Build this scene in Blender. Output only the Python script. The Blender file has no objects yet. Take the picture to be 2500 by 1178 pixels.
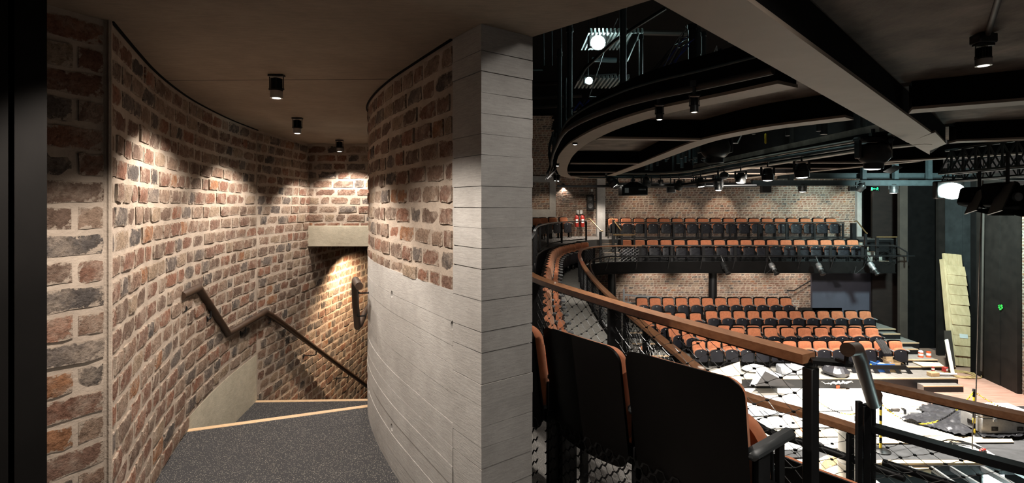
import bpy, math, random
import numpy as np
from mathutils import Matrix, Vector, noise
S = bpy.context.scene
COL = S.collection
PI = math.pi
R = math.radians
# ---------------------------------------------------------------- camera, world, exposure
F, CX, CY = 1230.0, 1250.0, 500.0          # focal length and horizon of the 2500 x 1178 photograph
cam = bpy.data.cameras.new('camera')
cam.sensor_width = 36.0
cam.lens = 36.0 * F / 2500.0
cam.shift_y = -(589.0 - CY) / 2500.0
cam.clip_start = 0.03
cam.clip_end = 200
camo = bpy.data.objects.new('camera', cam)
COL.objects.link(camo)
camo.location = (0, 0, 0)
camo.rotation_euler = (PI / 2, 0, 0)
S.camera = camo
wd = bpy.data.worlds.new('world')
S.world = wd
wd.use_nodes = True
wd.node_tree.nodes['Background'].inputs[0].default_value = (1.0, 0.93, 0.85, 1)
wd.node_tree.nodes['Background'].inputs[1].default_value = 0.05
S.view_settings.view_transform = 'Standard'
S.view_settings.look = 'None'
S.view_settings.gamma = 1
S.view_settings.use_curve_mapping = False
S.view_settings.exposure = 0.0
WARM = (1.0, 0.89, 0.77)
WHITE = (1.0, 0.93, 0.84)
COOL = (0.72, 1.0, 0.97)
def lamp(name, kind, loc, energy, color=WHITE, aim=None, size=None, blend=0.5, radius=0.05):
    l = bpy.data.lights.new(name, kind)
    l.energy = energy
    l.color = color
    if kind == 'AREA':
        l.shape = 'SQUARE'
        l.size = radius
    else:
        l.shadow_soft_size = radius
    if kind == 'SPOT':
        l.spot_size = R(size)
        l.spot_blend = blend
    o = bpy.data.objects.new(name, l)
    COL.objects.link(o)
    o.location = loc
    if aim is not None:
        d = Vector(aim) - Vector(loc)
        o.rotation_euler = d.to_track_quat('-Z', 'Y').to_euler()
    return o
# work lights of the stage and house lights of the auditorium: hung in the roof void above the technical ring
STAGE = 3.0
lamp('stage_work_light', 'SPOT', (9.0, 12.6, 2.6), 4200 * STAGE, (1.0, .95, .87), (9.0, 12.8, -5.6), 62, .6, .25)
lamp('stage_work_light', 'SPOT', (6.2, 13.6, 2.6), 2600 * STAGE, (1.0, .95, .87), (6.4, 13.0, -5.6), 60, .7, .25)
lamp('stage_work_light', 'SPOT', (12.2, 14.2, 2.6), 3000 * STAGE, (1.0, .92, .85), (12.4, 14.4, -5.6), 60, .8, .25)
lamp('house_light', 'SPOT', (4.02, 9.7, .28), 4600, WHITE, (8.6, 18.0, -4.3), 58, .8, .12)
lamp('house_light', 'SPOT', (4.02, 8.4, .32), 1900, WHITE, (8.2, 20.2, -1.5), 56, .8, .12)
# ---------------------------------------------------------------- helpers
def W(px, py, Y):
    return ((px - CX) / F * Y, Y, (CY - py) / F * Y)
def G(px, py, Z):
    Y = F * Z / (CY - py)
    return ((px - CX) / F * Y, Y, Z)
class MB:
    def __init__(s):
        s.v = []; s.f = []; s.m = []
    def add(s, vs, fs, mi=0):
        b = len(s.v)
        s.v += [tuple(p) for p in vs]
        s.f += [tuple(i + b for i in f) for f in fs]
        s.m += [mi] * len(fs)
        return s
    def box(s, c, d, rot=None, mi=0, bev=0.0):
        x, y, z = d[0] / 2, d[1] / 2, d[2] / 2
        if bev <= 0:
            vs = [(i * x, j * y, k * z) for i in (-1, 1) for j in (-1, 1) for k in (-1, 1)]
            fs = [(0, 1, 3, 2), (4, 6, 7, 5), (0, 4, 5, 1), (2, 3, 7, 6), (0, 2, 6, 4), (1, 5, 7, 3)]
        else:
            b = min(bev, x * .9, y * .9, z * .9)
            vs = []; idx = {}
            for i in (-1, 1):
                for j in (-1, 1):
                    for k in (-1, 1):
                        for a in range(3):
                            p = [i * x, j * y, k * z]
                            for q in range(3):
                                if q != a:
                                    p[q] -= (i, j, k)[q] * b
                            idx[(i, j, k, a)] = len(vs); vs.append(tuple(p))
            fs = []
            for a in range(3):
                q, r = (a + 1) % 3, (a + 2) % 3
                for sg in (-1, 1):
                    f = []
                    for (u, w) in ((-1, -1), (1, -1), (1, 1), (-1, 1)):
                        key = [0, 0, 0]; key[a] = sg; key[q] = u; key[r] = w
                        f.append(idx[(key[0], key[1], key[2], a)])
                    fs.append(tuple(f if sg > 0 else f[::-1]))
            for a in range(3):
                q, r = (a + 1) % 3, (a + 2) % 3
                for u in (-1, 1):
                    for w in (-1, 1):
                        k0 = [0, 0, 0]; k0[a] = -1; k0[q] = u; k0[r] = w
                        k1 = list(k0); k1[a] = 1
                        f = [idx[(*k0, q)], idx[(*k1, q)], idx[(*k1, r)], idx[(*k0, r)]]
                        fs.append(tuple(f if u * w < 0 else f[::-1]))
            for i in (-1, 1):
                for j in (-1, 1):
                    for k in (-1, 1):
                        f = [idx[(i, j, k, a)] for a in range(3)]
                        fs.append(tuple(f if i * j * k > 0 else f[::-1]))
        M = rot if rot is not None else Matrix.Identity(3)
        if isinstance(M, (int, float)):
            M = Matrix.Rotation(M, 3, 'Z')
        c = Vector(c)
        return s.add([tuple(M @ Vector(p) + c) for p in vs], fs, mi)
    def bar(s, a, b, w, h, mi=0, roll=0.0, bev=0.0):
        a, b = Vector(a), Vector(b)
        d = b - a
        q = d.to_track_quat('X', 'Z').to_matrix()
        if roll:
            q = q @ Matrix.Rotation(roll, 3, 'X')
        return s.box((a + b) / 2, (d.length, w, h), q, mi, bev)
    def tube(s, pts, r, n=8, caps=True, mi=0):
        pts = [Vector(p) for p in pts]
        if len(pts) < 2:
            return s
        t0 = (pts[1] - pts[0]).normalized()
        u = t0.orthogonal().normalized()
        rings = []
        for i, p in enumerate(pts):
            if i == 0: t = t0
            elif i == len(pts) - 1: t = (pts[-1] - pts[-2]).normalized()
            else:
                t = (pts[i + 1] - pts[i]).normalized() + (pts[i] - pts[i - 1]).normalized()
                if t.length < 1e-6: t = pts[i + 1] - pts[i]
                t.normalize()
            u = u - t * u.dot(t)
            if u.length < 1e-6: u = t.orthogonal()
            u.normalize()
            w = t.cross(u)
            rr = r[i] if isinstance(r, (list, tuple)) else r
            k = 1.0
            if 0 < i < len(pts) - 1:
                c = (pts[i + 1] - pts[i]).normalized().dot(t)
                k = 1.0 / max(c, .5)
            rings.append([p + (u * math.cos(2 * PI * j / n) + w * math.sin(2 * PI * j / n)) * rr * (k if n > 4 else 1) for j in range(n)])
        vs = [p for ring in rings for p in ring]
        fs = []
        for i in range(len(pts) - 1):
            for j in range(n):
                a = i * n + j; b = i * n + (j + 1) % n
                fs.append((a, b, b + n, a + n))
        if caps:
            fs.append(tuple(range(n))[::-1])
            fs.append(tuple(range((len(pts) - 1) * n, len(pts) * n)))
        return s.add(vs, fs, mi)
    def sweep(s, pts, w, h, off=0.0, dz=0.0, mi=0, caps=True):
        """rectangular section carried along a path: w across in plan, h upward from the path"""
        pts = [Vector(p) for p in pts]
        vs = []
        for i, p in enumerate(pts):
            a = pts[max(0, i - 1)]; b = pts[min(len(pts) - 1, i + 1)]
            t = (b - a); t.z = 0; t.normalize()
            nrm = Vector((t.y, -t.x, 0))
            for (q, z) in ((-w / 2, 0), (w / 2, 0), (w / 2, h), (-w / 2, h)):
                vs.append(p + nrm * (q + off) + Vector((0, 0, z + dz)))
        fs = []
        for i in range(len(pts) - 1):
            for j in range(4):
                a = i * 4 + j; b = i * 4 + (j + 1) % 4
                fs.append((a, a + 4, b + 4, b))
        if caps:
            fs.append((0, 1, 2, 3)); k = (len(pts) - 1) * 4
            fs.append((k + 3, k + 2, k + 1, k))
        return s.add(vs, fs, mi)
    def prism(s, poly, z0, z1, mi=0):
        n = len(poly)
        ar = sum(poly[i][0] * poly[(i + 1) % n][1] - poly[(i + 1) % n][0] * poly[i][1] for i in range(n))
        if ar < 0: poly = poly[::-1]
        f0 = z0 if callable(z0) else (lambda x, y: z0)
        f1 = z1 if callable(z1) else (lambda x, y: z1)
        vs = [(p[0], p[1], f0(p[0], p[1])) for p in poly] + [(p[0], p[1], f1(p[0], p[1])) for p in poly]
        fs = [tuple(range(n))[::-1], tuple(range(n, 2 * n))] + [(i, (i + 1) % n, n + (i + 1) % n, n + i) for i in range(n)]
        return s.add(vs, fs, mi)
    def lathe(s, prof, loc=(0, 0, 0), M=None, n=16, mi=0):
        M = M if M is not None else Matrix.Identity(3)
        loc = Vector(loc)
        vs = []
        for (r, z) in prof:
            for j in range(n):
                a = 2 * PI * j / n
                vs.append(M @ Vector((r * math.cos(a), r * math.sin(a), z)) + loc)
        fs = []
        for i in range(len(prof) - 1):
            for j in range(n):
                a = i * n + j; b = i * n + (j + 1) % n
                fs.append((a, b, b + n, a + n))
        if prof[0][0] > 1e-5: fs.append(tuple(range(n))[::-1])
        if prof[-1][0] > 1e-5: fs.append(tuple(range((len(prof) - 1) * n, len(prof) * n)))
        return s.add(vs, fs, mi)
    def pad(s, w, h, t, r, base=(0, 0, 0), tilt=0.0, arch=0.0, curve=0.0, taper=0.0, seg=5, inset=.25, mi=0):
        """upright cushion or shell in the xz plane, bottom edge on the base point, bulging toward +y"""
        out = []
        nc = seg
        corners = [(w / 2 - r, h - r, 0), (-w / 2 + r, h - r, PI / 2), (-w / 2 + r, r, PI), (w / 2 - r, r, 1.5 * PI)]
        for ci, (x, z, a0) in enumerate(corners):
            for k in range(nc + 1):
                a = a0 + PI / 2 * k / nc
                out.append((x + r * math.cos(a), z + r * math.sin(a)))
            if ci in (0, 2):
                x1, z1, _ = corners[(ci + 1) % 4]
                for k in range(1, 6):
                    tt = k / 6
                    xx = x + (x1 - x) * tt
                    out.append((xx, h if ci == 0 else 0.0))
        def pos(x, z, y):
            q = 1 - taper * (1 - z / h)
            zz = z + arch * (z / h) * (1 - (2 * x / w) ** 2)
            yy = y - curve * (2 * x / w) ** 2 * -1
            xx = x * q
            return Vector((base[0] + xx, base[1] + yy * math.cos(tilt) - zz * math.sin(tilt), base[2] + zz * math.cos(tilt) + yy * math.sin(tilt)))
        n = len(out)
        cx, cz = 0, h / 2
        ins = min(t * inset * 2, w * .12)
        kx = 1 - 2 * ins / w; kz = 1 - 2 * ins / h
        loops = [[pos(x * (1 - .3 * ins / w), cz + (z - cz) * (1 - .3 * ins / h), 0) for x, z in out],
                 [pos(x, z, t * .2) for x, z in out],
                 [pos(x, z, t * .62) for x, z in out],
                 [pos(x * (1 + kx) / 2 * .99, cz + (z - cz) * (1 + kz) / 2, t * .92) for x, z in out],
                 [pos(x * kx, cz + (z - cz) * kz, t) for x, z in out],
                 [pos(x * kx * .5, cz + (z - cz) * kz * .5, t * 1.05) for x, z in out]]
        vs = [p for l in loops for p in l]
        fs = []
        for i in range(len(loops) - 1):
            for j in range(n):
                a = i * n + j; b = i * n + (j + 1) % n
                fs.append((a, a + n, b + n, b))
        vs.append(pos(0, cz, t * 1.06)); c1 = len(vs) - 1
        vs.append(pos(0, cz, 0)); c0 = len(vs) - 1
        k = (len(loops) - 1) * n
        for j in range(n):
            fs.append((k + j, c1, k + (j + 1) % n))
            fs.append((j, (j + 1) % n, c0))
        return s.add(vs, fs, mi)
def link(o, parent=None):
    COL.objects.link(o)
    if parent is not None:
        o.parent = parent
    return o
def wloc(o):
    p = Vector((0, 0, 0))
    while o is not None:
        p += Vector(o.location); o = o.parent
    return p
def mesh(name, mb, mats, smooth=True, shift=None, angle=38):
    me = bpy.data.meshes.new(name)
    vs = mb.v
    if shift is not None and shift.length > 0:
        vs = [(a - shift.x, b - shift.y, c - shift.z) for a, b, c in vs]
    me.from_pydata(vs, [], mb.f)
    for m in (mats if isinstance(mats, (list, tuple)) else [mats]):
        me.materials.append(m)
    if isinstance(mats, (list, tuple)) and len(mats) > 1:
        me.polygons.foreach_set('material_index', mb.m)
    if smooth:
        me.polygons.foreach_set('use_smooth', [True] * len(me.polygons))
        me.set_sharp_from_angle(angle=R(angle))
    me.update()
    return me
def obj(name, mb, mats, parent=None, kind=None, label=None, smooth=True, angle=38):
    """one mesh object, given in world coordinates; becomes a child when it has a parent"""
    o = bpy.data.objects.new(name, mesh(name, mb, mats, smooth, wloc(parent) if parent is not None else None, angle))
    if kind: o['kind'] = kind
    if label: o['label'] = label
    return link(o, parent)
def tag(o, label, cat, group=None):
    o['label'] = label; o['category'] = cat
    if group: o['group'] = group
    return o
def thing(name, label, cat, loc=(0, 0, 0), rz=0.0, group=None):
    o = bpy.data.objects.new(name, None)
    o.empty_display_size = .1
    COL.objects.link(o)
    o.location = loc; o.rotation_euler = (0, 0, rz)
    return tag(o, label, cat, group)
def single(name, mb, mats, label, cat, group=None, smooth=True, angle=38):
    vs = np.array(mb.v)
    c = Vector((float(vs[:, 0].mean()), float(vs[:, 1].mean()), float(vs[:, 2].min())))
    o = bpy.data.objects.new(name, mesh(name, mb, mats, smooth, c, angle))
    o.location = c
    COL.objects.link(o)
    return tag(o, label, cat, group)
def copy_tree(o, parent=None):
    c = o.copy(); COL.objects.link(c); c.parent = parent
    for ch in o.children: copy_tree(ch, c)
    return c
def smooth_path(pts, step=.12):
    P = [Vector(p) for p in pts]
    P = [P[0] * 2 - P[1]] + P + [P[-1] * 2 - P[-2]]
    out = []
    for i in range(1, len(P) - 2):
        a, b, c, d = P[i - 1], P[i], P[i + 1], P[i + 2]
        n = max(1, int((c - b).length / step))
        # centripetal-ish: plain Catmull-Rom with tangent clamp
        l = (c - b).length
        m1 = (c - a); m2 = (d - b)
        m1 = m1 * (l / max((b - a).length + l, 1e-6)); m2 = m2 * (l / max((d - c).length + l, 1e-6))
        for k in range(n):
            t = k / n
            h00 = 2 * t ** 3 - 3 * t ** 2 + 1; h10 = t ** 3 - 2 * t ** 2 + t
            h01 = -2 * t ** 3 + 3 * t ** 2; h11 = t ** 3 - t ** 2
            out.append(b * h00 + m1 * h10 + c * h01 + m2 * h11)
    out.append(P[-2])
    return out
class Path:
    def __init__(s, pts):
        s.p = [Vector((q[0], q[1], q[2] if len(q) > 2 else 0)) for q in pts]
        s.s = [0.0]
        for a, b in zip(s.p, s.p[1:]): s.s.append(s.s[-1] + (b - a).length)
        s.L = s.s[-1]
    def at(s, d):
        d = min(max(d, 0), s.L)
        i = int(np.searchsorted(s.s, d)) - 1
        i = min(max(i, 0), len(s.p) - 2)
        l = s.s[i + 1] - s.s[i]
        t = (d - s.s[i]) / l if l > 0 else 0
        tan = (s.p[i + 1] - s.p[i]).normalized()
        return s.p[i].lerp(s.p[i + 1], t), tan
    def near(s, x, y):
        i = min(range(len(s.p)), key=lambda k: (s.p[k].x - x) ** 2 + (s.p[k].y - y) ** 2)
        return s.s[i]
    def cut(s, a, b):
        pts = [s.at(a)[0]] + [p for p, d in zip(s.p, s.s) if a < d < b] + [s.at(b)[0]]
        return pts
ORD = 'first second third fourth fifth sixth seventh eighth ninth tenth eleventh twelfth thirteenth fourteenth fifteenth sixteenth seventeenth eighteenth nineteenth twentieth'.split() + [t + w for t in ('twenty-', 'thirty-') for w in 'first second third fourth fifth sixth seventh eighth ninth tenth'.split()]
# ---------------------------------------------------------------- materials
def nt(name):
    m = bpy.data.materials.new(name); m.use_nodes = True
    t = m.node_tree
    return m, t, t.nodes['Principled BSDF']
def pos_node(t):
    return t.nodes.new('ShaderNodeNewGeometry').outputs['Position']
def tex(t, vec, scale, detail=4, rough=.6, stretch=None):
    if stretch:
        mp = t.nodes.new('ShaderNodeMapping'); mp.inputs['Scale'].default_value = stretch
        t.links.new(vec, mp.inputs['Vector']); vec = mp.outputs[0]
    n = t.nodes.new('ShaderNodeTexNoise')
    n.inputs['Scale'].default_value = scale; n.inputs['Detail'].default_value = detail; n.inputs['Roughness'].default_value = rough
    t.links.new(vec, n.inputs['Vector'])
    return n.outputs['Fac']
def ramp(t, fac, stops, interp='LINEAR'):
    r = t.nodes.new('ShaderNodeValToRGB'); r.color_ramp.interpolation = interp
    e = r.color_ramp.elements
    while len(e) < len(stops): e.new(.5)
    for el, (p, c) in zip(e, stops):
        el.position = p; el.color = (*c, 1) if len(c) == 3 else c
    t.links.new(fac, r.inputs[0])
    return r.outputs[0]
def mixc(t, fac, a, b, mode='MIX'):
    m = t.nodes.new('ShaderNodeMix'); m.data_type = 'RGBA'; m.blend_type = mode
    for sock, val in ((m.inputs[0], fac), (m.inputs[6], a), (m.inputs[7], b)):
        if hasattr(val, 'is_output'): t.links.new(val, sock)
        elif isinstance(val, (int, float)): sock.default_value = val
        else: sock.default_value = (*val, 1)
    return m.outputs[2]
def math_node(t, op, a, b=0.0):
    m = t.nodes.new('ShaderNodeMath'); m.operation = op
    for sock, val in ((m.inputs[0], a), (m.inputs[1], b)):
        if hasattr(val, 'is_output'): t.links.new(val, sock)
        else: sock.default_value = val
    return m.outputs[0]
def bump(t, b, h, strength, dist=.01):
    n = t.nodes.new('ShaderNodeBump'); n.inputs['Strength'].default_value = strength; n.inputs['Distance'].default_value = dist
    t.links.new(h, n.inputs['Height']); t.links.new(n.outputs[0], b.inputs['Normal'])
def plain(name, col, rough=.5, metal=0.0, var=.15, scale=8.0, bmp=0.0, bscale=60.0, spec=.5, stretch=None, sheen=0, coat=0, space='pos'):
    m, t, b = nt(name)
    b.inputs['Roughness'].default_value = rough; b.inputs['Metallic'].default_value = metal
    b.inputs['Specular IOR Level'].default_value = spec
    p = pos_node(t)
    if space == 'obj':
        p = t.nodes.new('ShaderNodeTexCoord').outputs['Object']
    f = tex(t, p, scale, 4, .6, stretch)
    lo = tuple(c * (1 - var) for c in col); hi = tuple(min(1, c * (1 + var)) for c in col)
    t.links.new(ramp(t, f, [(.3, lo), (.7, hi)]), b.inputs['Base Color'])
    if bmp: bump(t, b, tex(t, p, bscale, 3, .6, stretch), bmp, .004)
    if sheen:
        b.inputs['Sheen Weight'].default_value = sheen; b.inputs['Sheen Roughness'].default_value = .4
        b.inputs['Sheen Tint'].default_value = (1, .7, .5, 1)
    if coat: b.inputs['Coat Weight'].default_value = coat
    return m
def glow(name, col, strength):
    m, t, b = nt(name)
    b.inputs['Base Color'].default_value = (*col, 1)
    b.inputs['Emission Color'].default_value = (*col, 1)
    b.inputs['Emission Strength'].default_value = strength
    return m
def brick_material():
    m, t, b = nt('reclaimed_brick')
    p = pos_node(t)
    oi = t.nodes.new('ShaderNodeObjectInfo').outputs['Random']
    at = t.nodes.new('ShaderNodeAttribute'); at.attribute_name = 'piece'
    rnd = math_node(t, 'FRACT', math_node(t, 'ADD', oi, at.outputs['Fac']))
    base = ramp(t, rnd, [(0, (.185, .100, .072)), (.14, (.21, .135, .10)), (.28, (.145, .098, .076)), (.40, (.235, .118, .08)), (.5, (.235, .165, .125)),
                         (.62, (.135, .112, .10)), (.72, (.18, .108, .082)), (.83, (.085, .074, .07)), (.89, (.27, .20, .145)), (.965, (.26, .13, .072))], 'CONSTANT')
    n1 = tex(t, p, 22, 5, .65)
    base = mixc(t, .8, base, ramp(t, n1, [(.25, (.45, .42, .4)), (.6, (1.0, 1.0, 1.0)), (.8, (1.35, 1.3, 1.2))]), 'MULTIPLY')
    n2 = tex(t, p, 9, 6, .7)
    smear = ramp(t, n2, [(.47, (0, 0, 0)), (.72, (.8, .8, .8))])
    sc = t.nodes.new('ShaderNodeSeparateColor'); t.links.new(smear, sc.inputs[0])
    col = mixc(t, sc.outputs[0], base, (.335, .27, .22))
    n4 = tex(t, p, 75, 3, .6)
    col = mixc(t, 1.0, col, ramp(t, n4, [(.3, (.62, .6, .58)), (.5, (1, 1, 1))]), 'MULTIPLY')
    rim = t.nodes.new('ShaderNodeAttribute'); rim.attribute_name = 'rim'
    n5 = tex(t, p, 30, 5, .75)
    v = math_node(t, 'ADD', rim.outputs['Fac'], math_node(t, 'MULTIPLY', math_node(t, 'SUBTRACT', n5, .5), 1.9))
    mk = ramp(t, v, [(.90, (0, 0, 0)), (1.0, (.9, .9, .9))])
    s2 = t.nodes.new('ShaderNodeSeparateColor'); t.links.new(mk, s2.inputs[0])
    col = mixc(t, s2.outputs[0], col, (.33, .27, .22))
    t.links.new(col, b.inputs['Base Color'])
    b.inputs['Roughness'].default_value = .92
    b.inputs['Specular IOR Level'].default_value = .15
    h = math_node(t, 'ADD', tex(t, p, 40, 6, .7), math_node(t, 'MULTIPLY', n4, .5))
    bump(t, b, h, .9, .012)
    return m
def speckle(name, base, dots, rough=.9):
    m, t, b = nt(name)
    p = pos_node(t)
    v = t.nodes.new('ShaderNodeTexVoronoi'); v.inputs['Scale'].default_value = 190
    t.links.new(p, v.inputs['Vector'])
    sc = t.nodes.new('ShaderNodeSeparateColor'); t.links.new(v.outputs['Color'], sc.inputs[0])
    size = math_node(t, 'LESS_THAN', v.outputs['Distance'], .34)
    pick = math_node(t, 'GREATER_THAN', sc.outputs[0], .62)
    mask = math_node(t, 'MULTIPLY', size, pick)
    n = tex(t, p, 5, 4, .6)
    bc = mixc(t, n, tuple(c * .85 for c in base), tuple(c * 1.15 for c in base))
    dc = mixc(t, sc.outputs[1], tuple(c * .55 for c in dots), dots)
    t.links.new(mixc(t, mask, bc, dc), b.inputs['Base Color'])
    b.inputs['Roughness'].default_value = rough; b.inputs['Specular IOR Level'].default_value = .25
    bump(t, b, tex(t, p, 260, 2, .6), .35, .003)
    return m
def concrete(name, a, c2, stretch=(1, 1, 9), rough=.8, grain=.35):
    m, t, b = nt(name)
    p = pos_node(t)
    n1 = tex(t, p, 3.2, 6, .65)
    n2 = tex(t, p, 14, 5, .7, stretch)
    n3 = tex(t, p, 120, 2, .6)
    col = mixc(t, ramp(t, n1, [(.3, (0, 0, 0)), (.7, (1, 1, 1))]), a, c2)
    col = mixc(t, .55, col, ramp(t, n2, [(.3, (.72, .72, .72)), (.65, (1.08, 1.08, 1.08))]), 'MULTIPLY')
    col = mixc(t, .5, col, ramp(t, n3, [(.22, (.45, .42, .4)), (.34, (1, 1, 1))]), 'MULTIPLY')
    t.links.new(col, b.inputs['Base Color'])
    b.inputs['Roughness'].default_value = rough; b.inputs['Specular IOR Level'].default_value = .25
    bump(t, b, math_node(t, 'ADD', n2, math_node(t, 'MULTIPLY', n3, .4)), grain, .006)
    return m
def timber(name, a, c2, axis=(1, 14, 14), scale=3.0, rough=.45, coat=0.0, space='pos'):
    m, t, b = nt(name)
    p = pos_node(t)
    if space == 'obj': p = t.nodes.new('ShaderNodeTexCoord').outputs['Object']
    n1 = tex(t, p, scale, 6, .65, axis)
    n2 = tex(t, p, 1.3, 2, .5)
    col = mixc(t, ramp(t, n1, [(.3, (0, 0, 0)), (.7, (1, 1, 1))]), a, c2)
    col = mixc(t, .5, col, ramp(t, n2, [(.3, (.75, .75, .75)), (.7, (1.15, 1.15, 1.15))]), 'MULTIPLY')
    t.links.new(col, b.inputs['Base Color'])
    b.inputs['Roughness'].default_value = rough
    if coat: b.inputs['Coat Weight'].default_value = coat
    bump(t, b, n1, .12, .002)
    return m
M = {}
M['brick'] = brick_material()
M['mortar'] = plain('lime_mortar', (.35, .29, .24), .95, var=.18, scale=7, bmp=.9, bscale=70, spec=.1)
M['conc'] = concrete('board_marked_concrete', (.30, .285, .27), (.42, .405, .39), (1.2, 1.2, 10))
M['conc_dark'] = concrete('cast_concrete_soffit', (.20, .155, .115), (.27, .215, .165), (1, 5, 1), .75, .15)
M['conc_pale'] = concrete('cast_concrete_pale', (.40, .36, .28), (.52, .475, .38), (1, 1, 2))
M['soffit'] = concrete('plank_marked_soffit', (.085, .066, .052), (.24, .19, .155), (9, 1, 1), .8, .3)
M['carpet'] = speckle('speckled_rubber_floor', (.036, .036, .039), (.36, .33, .28))
M['aisle'] = plain('grey_aisle_carpet', (.30, .285, .26), .95, var=.15, scale=14, bmp=.3, bscale=200, spec=.1)
M['upper'] = speckle('pale_speckled_floor', (.16, .15, .14), (.46, .43, .40))
M['darkfloor'] = plain('dark_stage_floor', (.032, .032, .033), .75, var=.35, scale=4)
M['nosing'] = timber('pale_oak_nosing', (.50, .33, .19), (.62, .45, .28), (3, 3, 3), 12, .5)
M['tread'] = plain('grey_tread_vinyl', (.20, .19, .17), .8, var=.15, scale=8)
M['walnut'] = timber('dark_walnut', (.022, .011, .006), (.055, .028, .015), (2, 2, 14), 8, .5)
M['rail'] = timber('oiled_hardwood', (.20, .085, .038), (.35, .165, .082), (12, 3, 12), 3, .38, .25)
M['black'] = plain('black_painted_steel', (.007, .007, .0075), .42, var=.2, scale=9, spec=.3)
M['blackmat'] = plain('black_matt_paint', (.004, .0036, .0035), .85, var=.3, scale=4, spec=.08)
M['shell'] = plain('black_seat_shell', (.003, .0024, .0022), .45, var=.15, scale=5, spec=.14)
M['pan'] = plain('charcoal_seat_pan', (.009, .009, .0125), .5, var=.2, scale=6, spec=.3)
M['velvet'] = plain('rust_velvet', (.40, .140, .068), .85, var=.16, scale=16, bmp=.1, bscale=300, spec=.2, sheen=.5)
M['arm'] = plain('grey_armrest', (.16, .165, .17), .45, var=.1, scale=10)
M['armdark'] = plain('black_armrest', (.03, .033, .035), .42, var=.1, scale=10)
M['wire'] = plain('steel_cable', (.32, .33, .33), .35, .8, .1)
M['ferrule'] = plain('black_ferrule', (.01, .01, .01), .5, .3)
M['flange'] = plain('uplight_toned_flange', (.235, .185, .145), .6, var=.1, scale=3)  # tan puts the uplight on dark-painted beam undersides into the colour
M['teal'] = plain('blue_grey_steel', (.045, .062, .066), .5, .3, .15)
M['gantry'] = plain('dark_gantry_steel', (.018, .025, .027), .55, .2, .2, spec=.3)
M['panel_lit'] = plain('black_stage_panel_lit', (.030, .033, .034), .55, var=.3, scale=3, spec=.3)  # lighter copy of the black panel, floodlight put into the colour
M['navy'] = plain('navy_black_board', (.045, .045, .062), .6, var=.12, scale=2)
M['umber'] = plain('umber_black_board', (.010, .0058, .0045), .7, var=.3, spec=.2, scale=2.5, stretch=(1, 1, 3))
M['panel'] = plain('scuffed_black_panel', (.010, .0078, .0066), .6, var=.4, scale=3, spec=.25)
M['post'] = plain('brown_steel_post', (.04, .031, .025), .6, var=.2, scale=3)
M['ply'] = timber('pale_plywood', (.66, .50, .31), (.78, .63, .43), (1, 8, 1), 2, .6)
M['pine'] = timber('pine_board', (.50, .35, .19), (.66, .49, .29), (1, 1, .35), 9, .6)
M['sheet'] = plain('white_floor_sheet', (.80, .77, .71), .6, var=.06, scale=3)
M['stagewood'] = timber('pinkish_stage_boards', (.34, .19, .14), (.50, .33, .26), (.6, 7, 1), 2.5, .5)
M['poly'] = plain('black_polythene', (.025, .025, .028), .34, var=.3, scale=6, bmp=.4, bscale=12)
M['wrap'] = plain('grey_plastic_wrap', (.22, .23, .25), .2, var=.25, scale=9, bmp=.8, bscale=14)
M['alu'] = plain('brushed_aluminium', (.55, .56, .57), .35, .85, .1)
M['case'] = plain('grey_flight_case', (.30, .29, .28), .5, .3, .2)
M['red'] = plain('red_paint', (.30, .022, .016), .35, var=.1)
M['orange'] = plain('orange_tin', (.62, .10, .03), .4, var=.1)
M['yellow'] = plain('yellow_plastic', (.80, .58, .02), .45, var=.1)
M['blue'] = plain('blue_plastic', (.06, .20, .62), .4, var=.1)
M['bluecable'] = plain('blue_cable', (.03, .06, .40), .5, var=.1)
M['cardboard'] = plain('brown_cardboard', (.46, .32, .17), .85, var=.12)
M['whiteplastic'] = plain('white_plastic', (.72, .70, .66), .5, var=.06)
M['rag'] = plain('black_rag', (.03, .03, .03), .95, var=.3, scale=20)
M['plug'] = plain('white_label', (.62, .62, .6), .5, var=.05)
M['brass'] = plain('bronze_handrail', (.42, .27, .12), .35, .7, .1)
M['heat'] = plain('anodised_heat_sink', (.022, .022, .022), .4, .4)
M['collar'] = plain('silver_collar', (.5, .5, .5), .3, .8)
M['cablejute'] = plain('yellow_brown_rope', (.36, .26, .11), .8, var=.2)
M['lens'] = glow('lit_lens', (1.0, .93, .82), 14)
M['lens_cool'] = glow('lit_flood_lens', (.78, 1.0, .97), 40)
M['lens_dim'] = glow('dim_lens', (1.0, .9, .75), 4)
M['greentape'] = plain('green_tape', (.03, .42, .06), .6, var=.2)
M['exit'] = glow('exit_green', (.02, .75, .25), 1.6)
M['glass'] = plain('smoked_dome', (.3, .3, .32), .08, var=.05)
M['deck'] = plain('galvanised_deck', (.38, .42, .42), .45, .4, .1)

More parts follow.
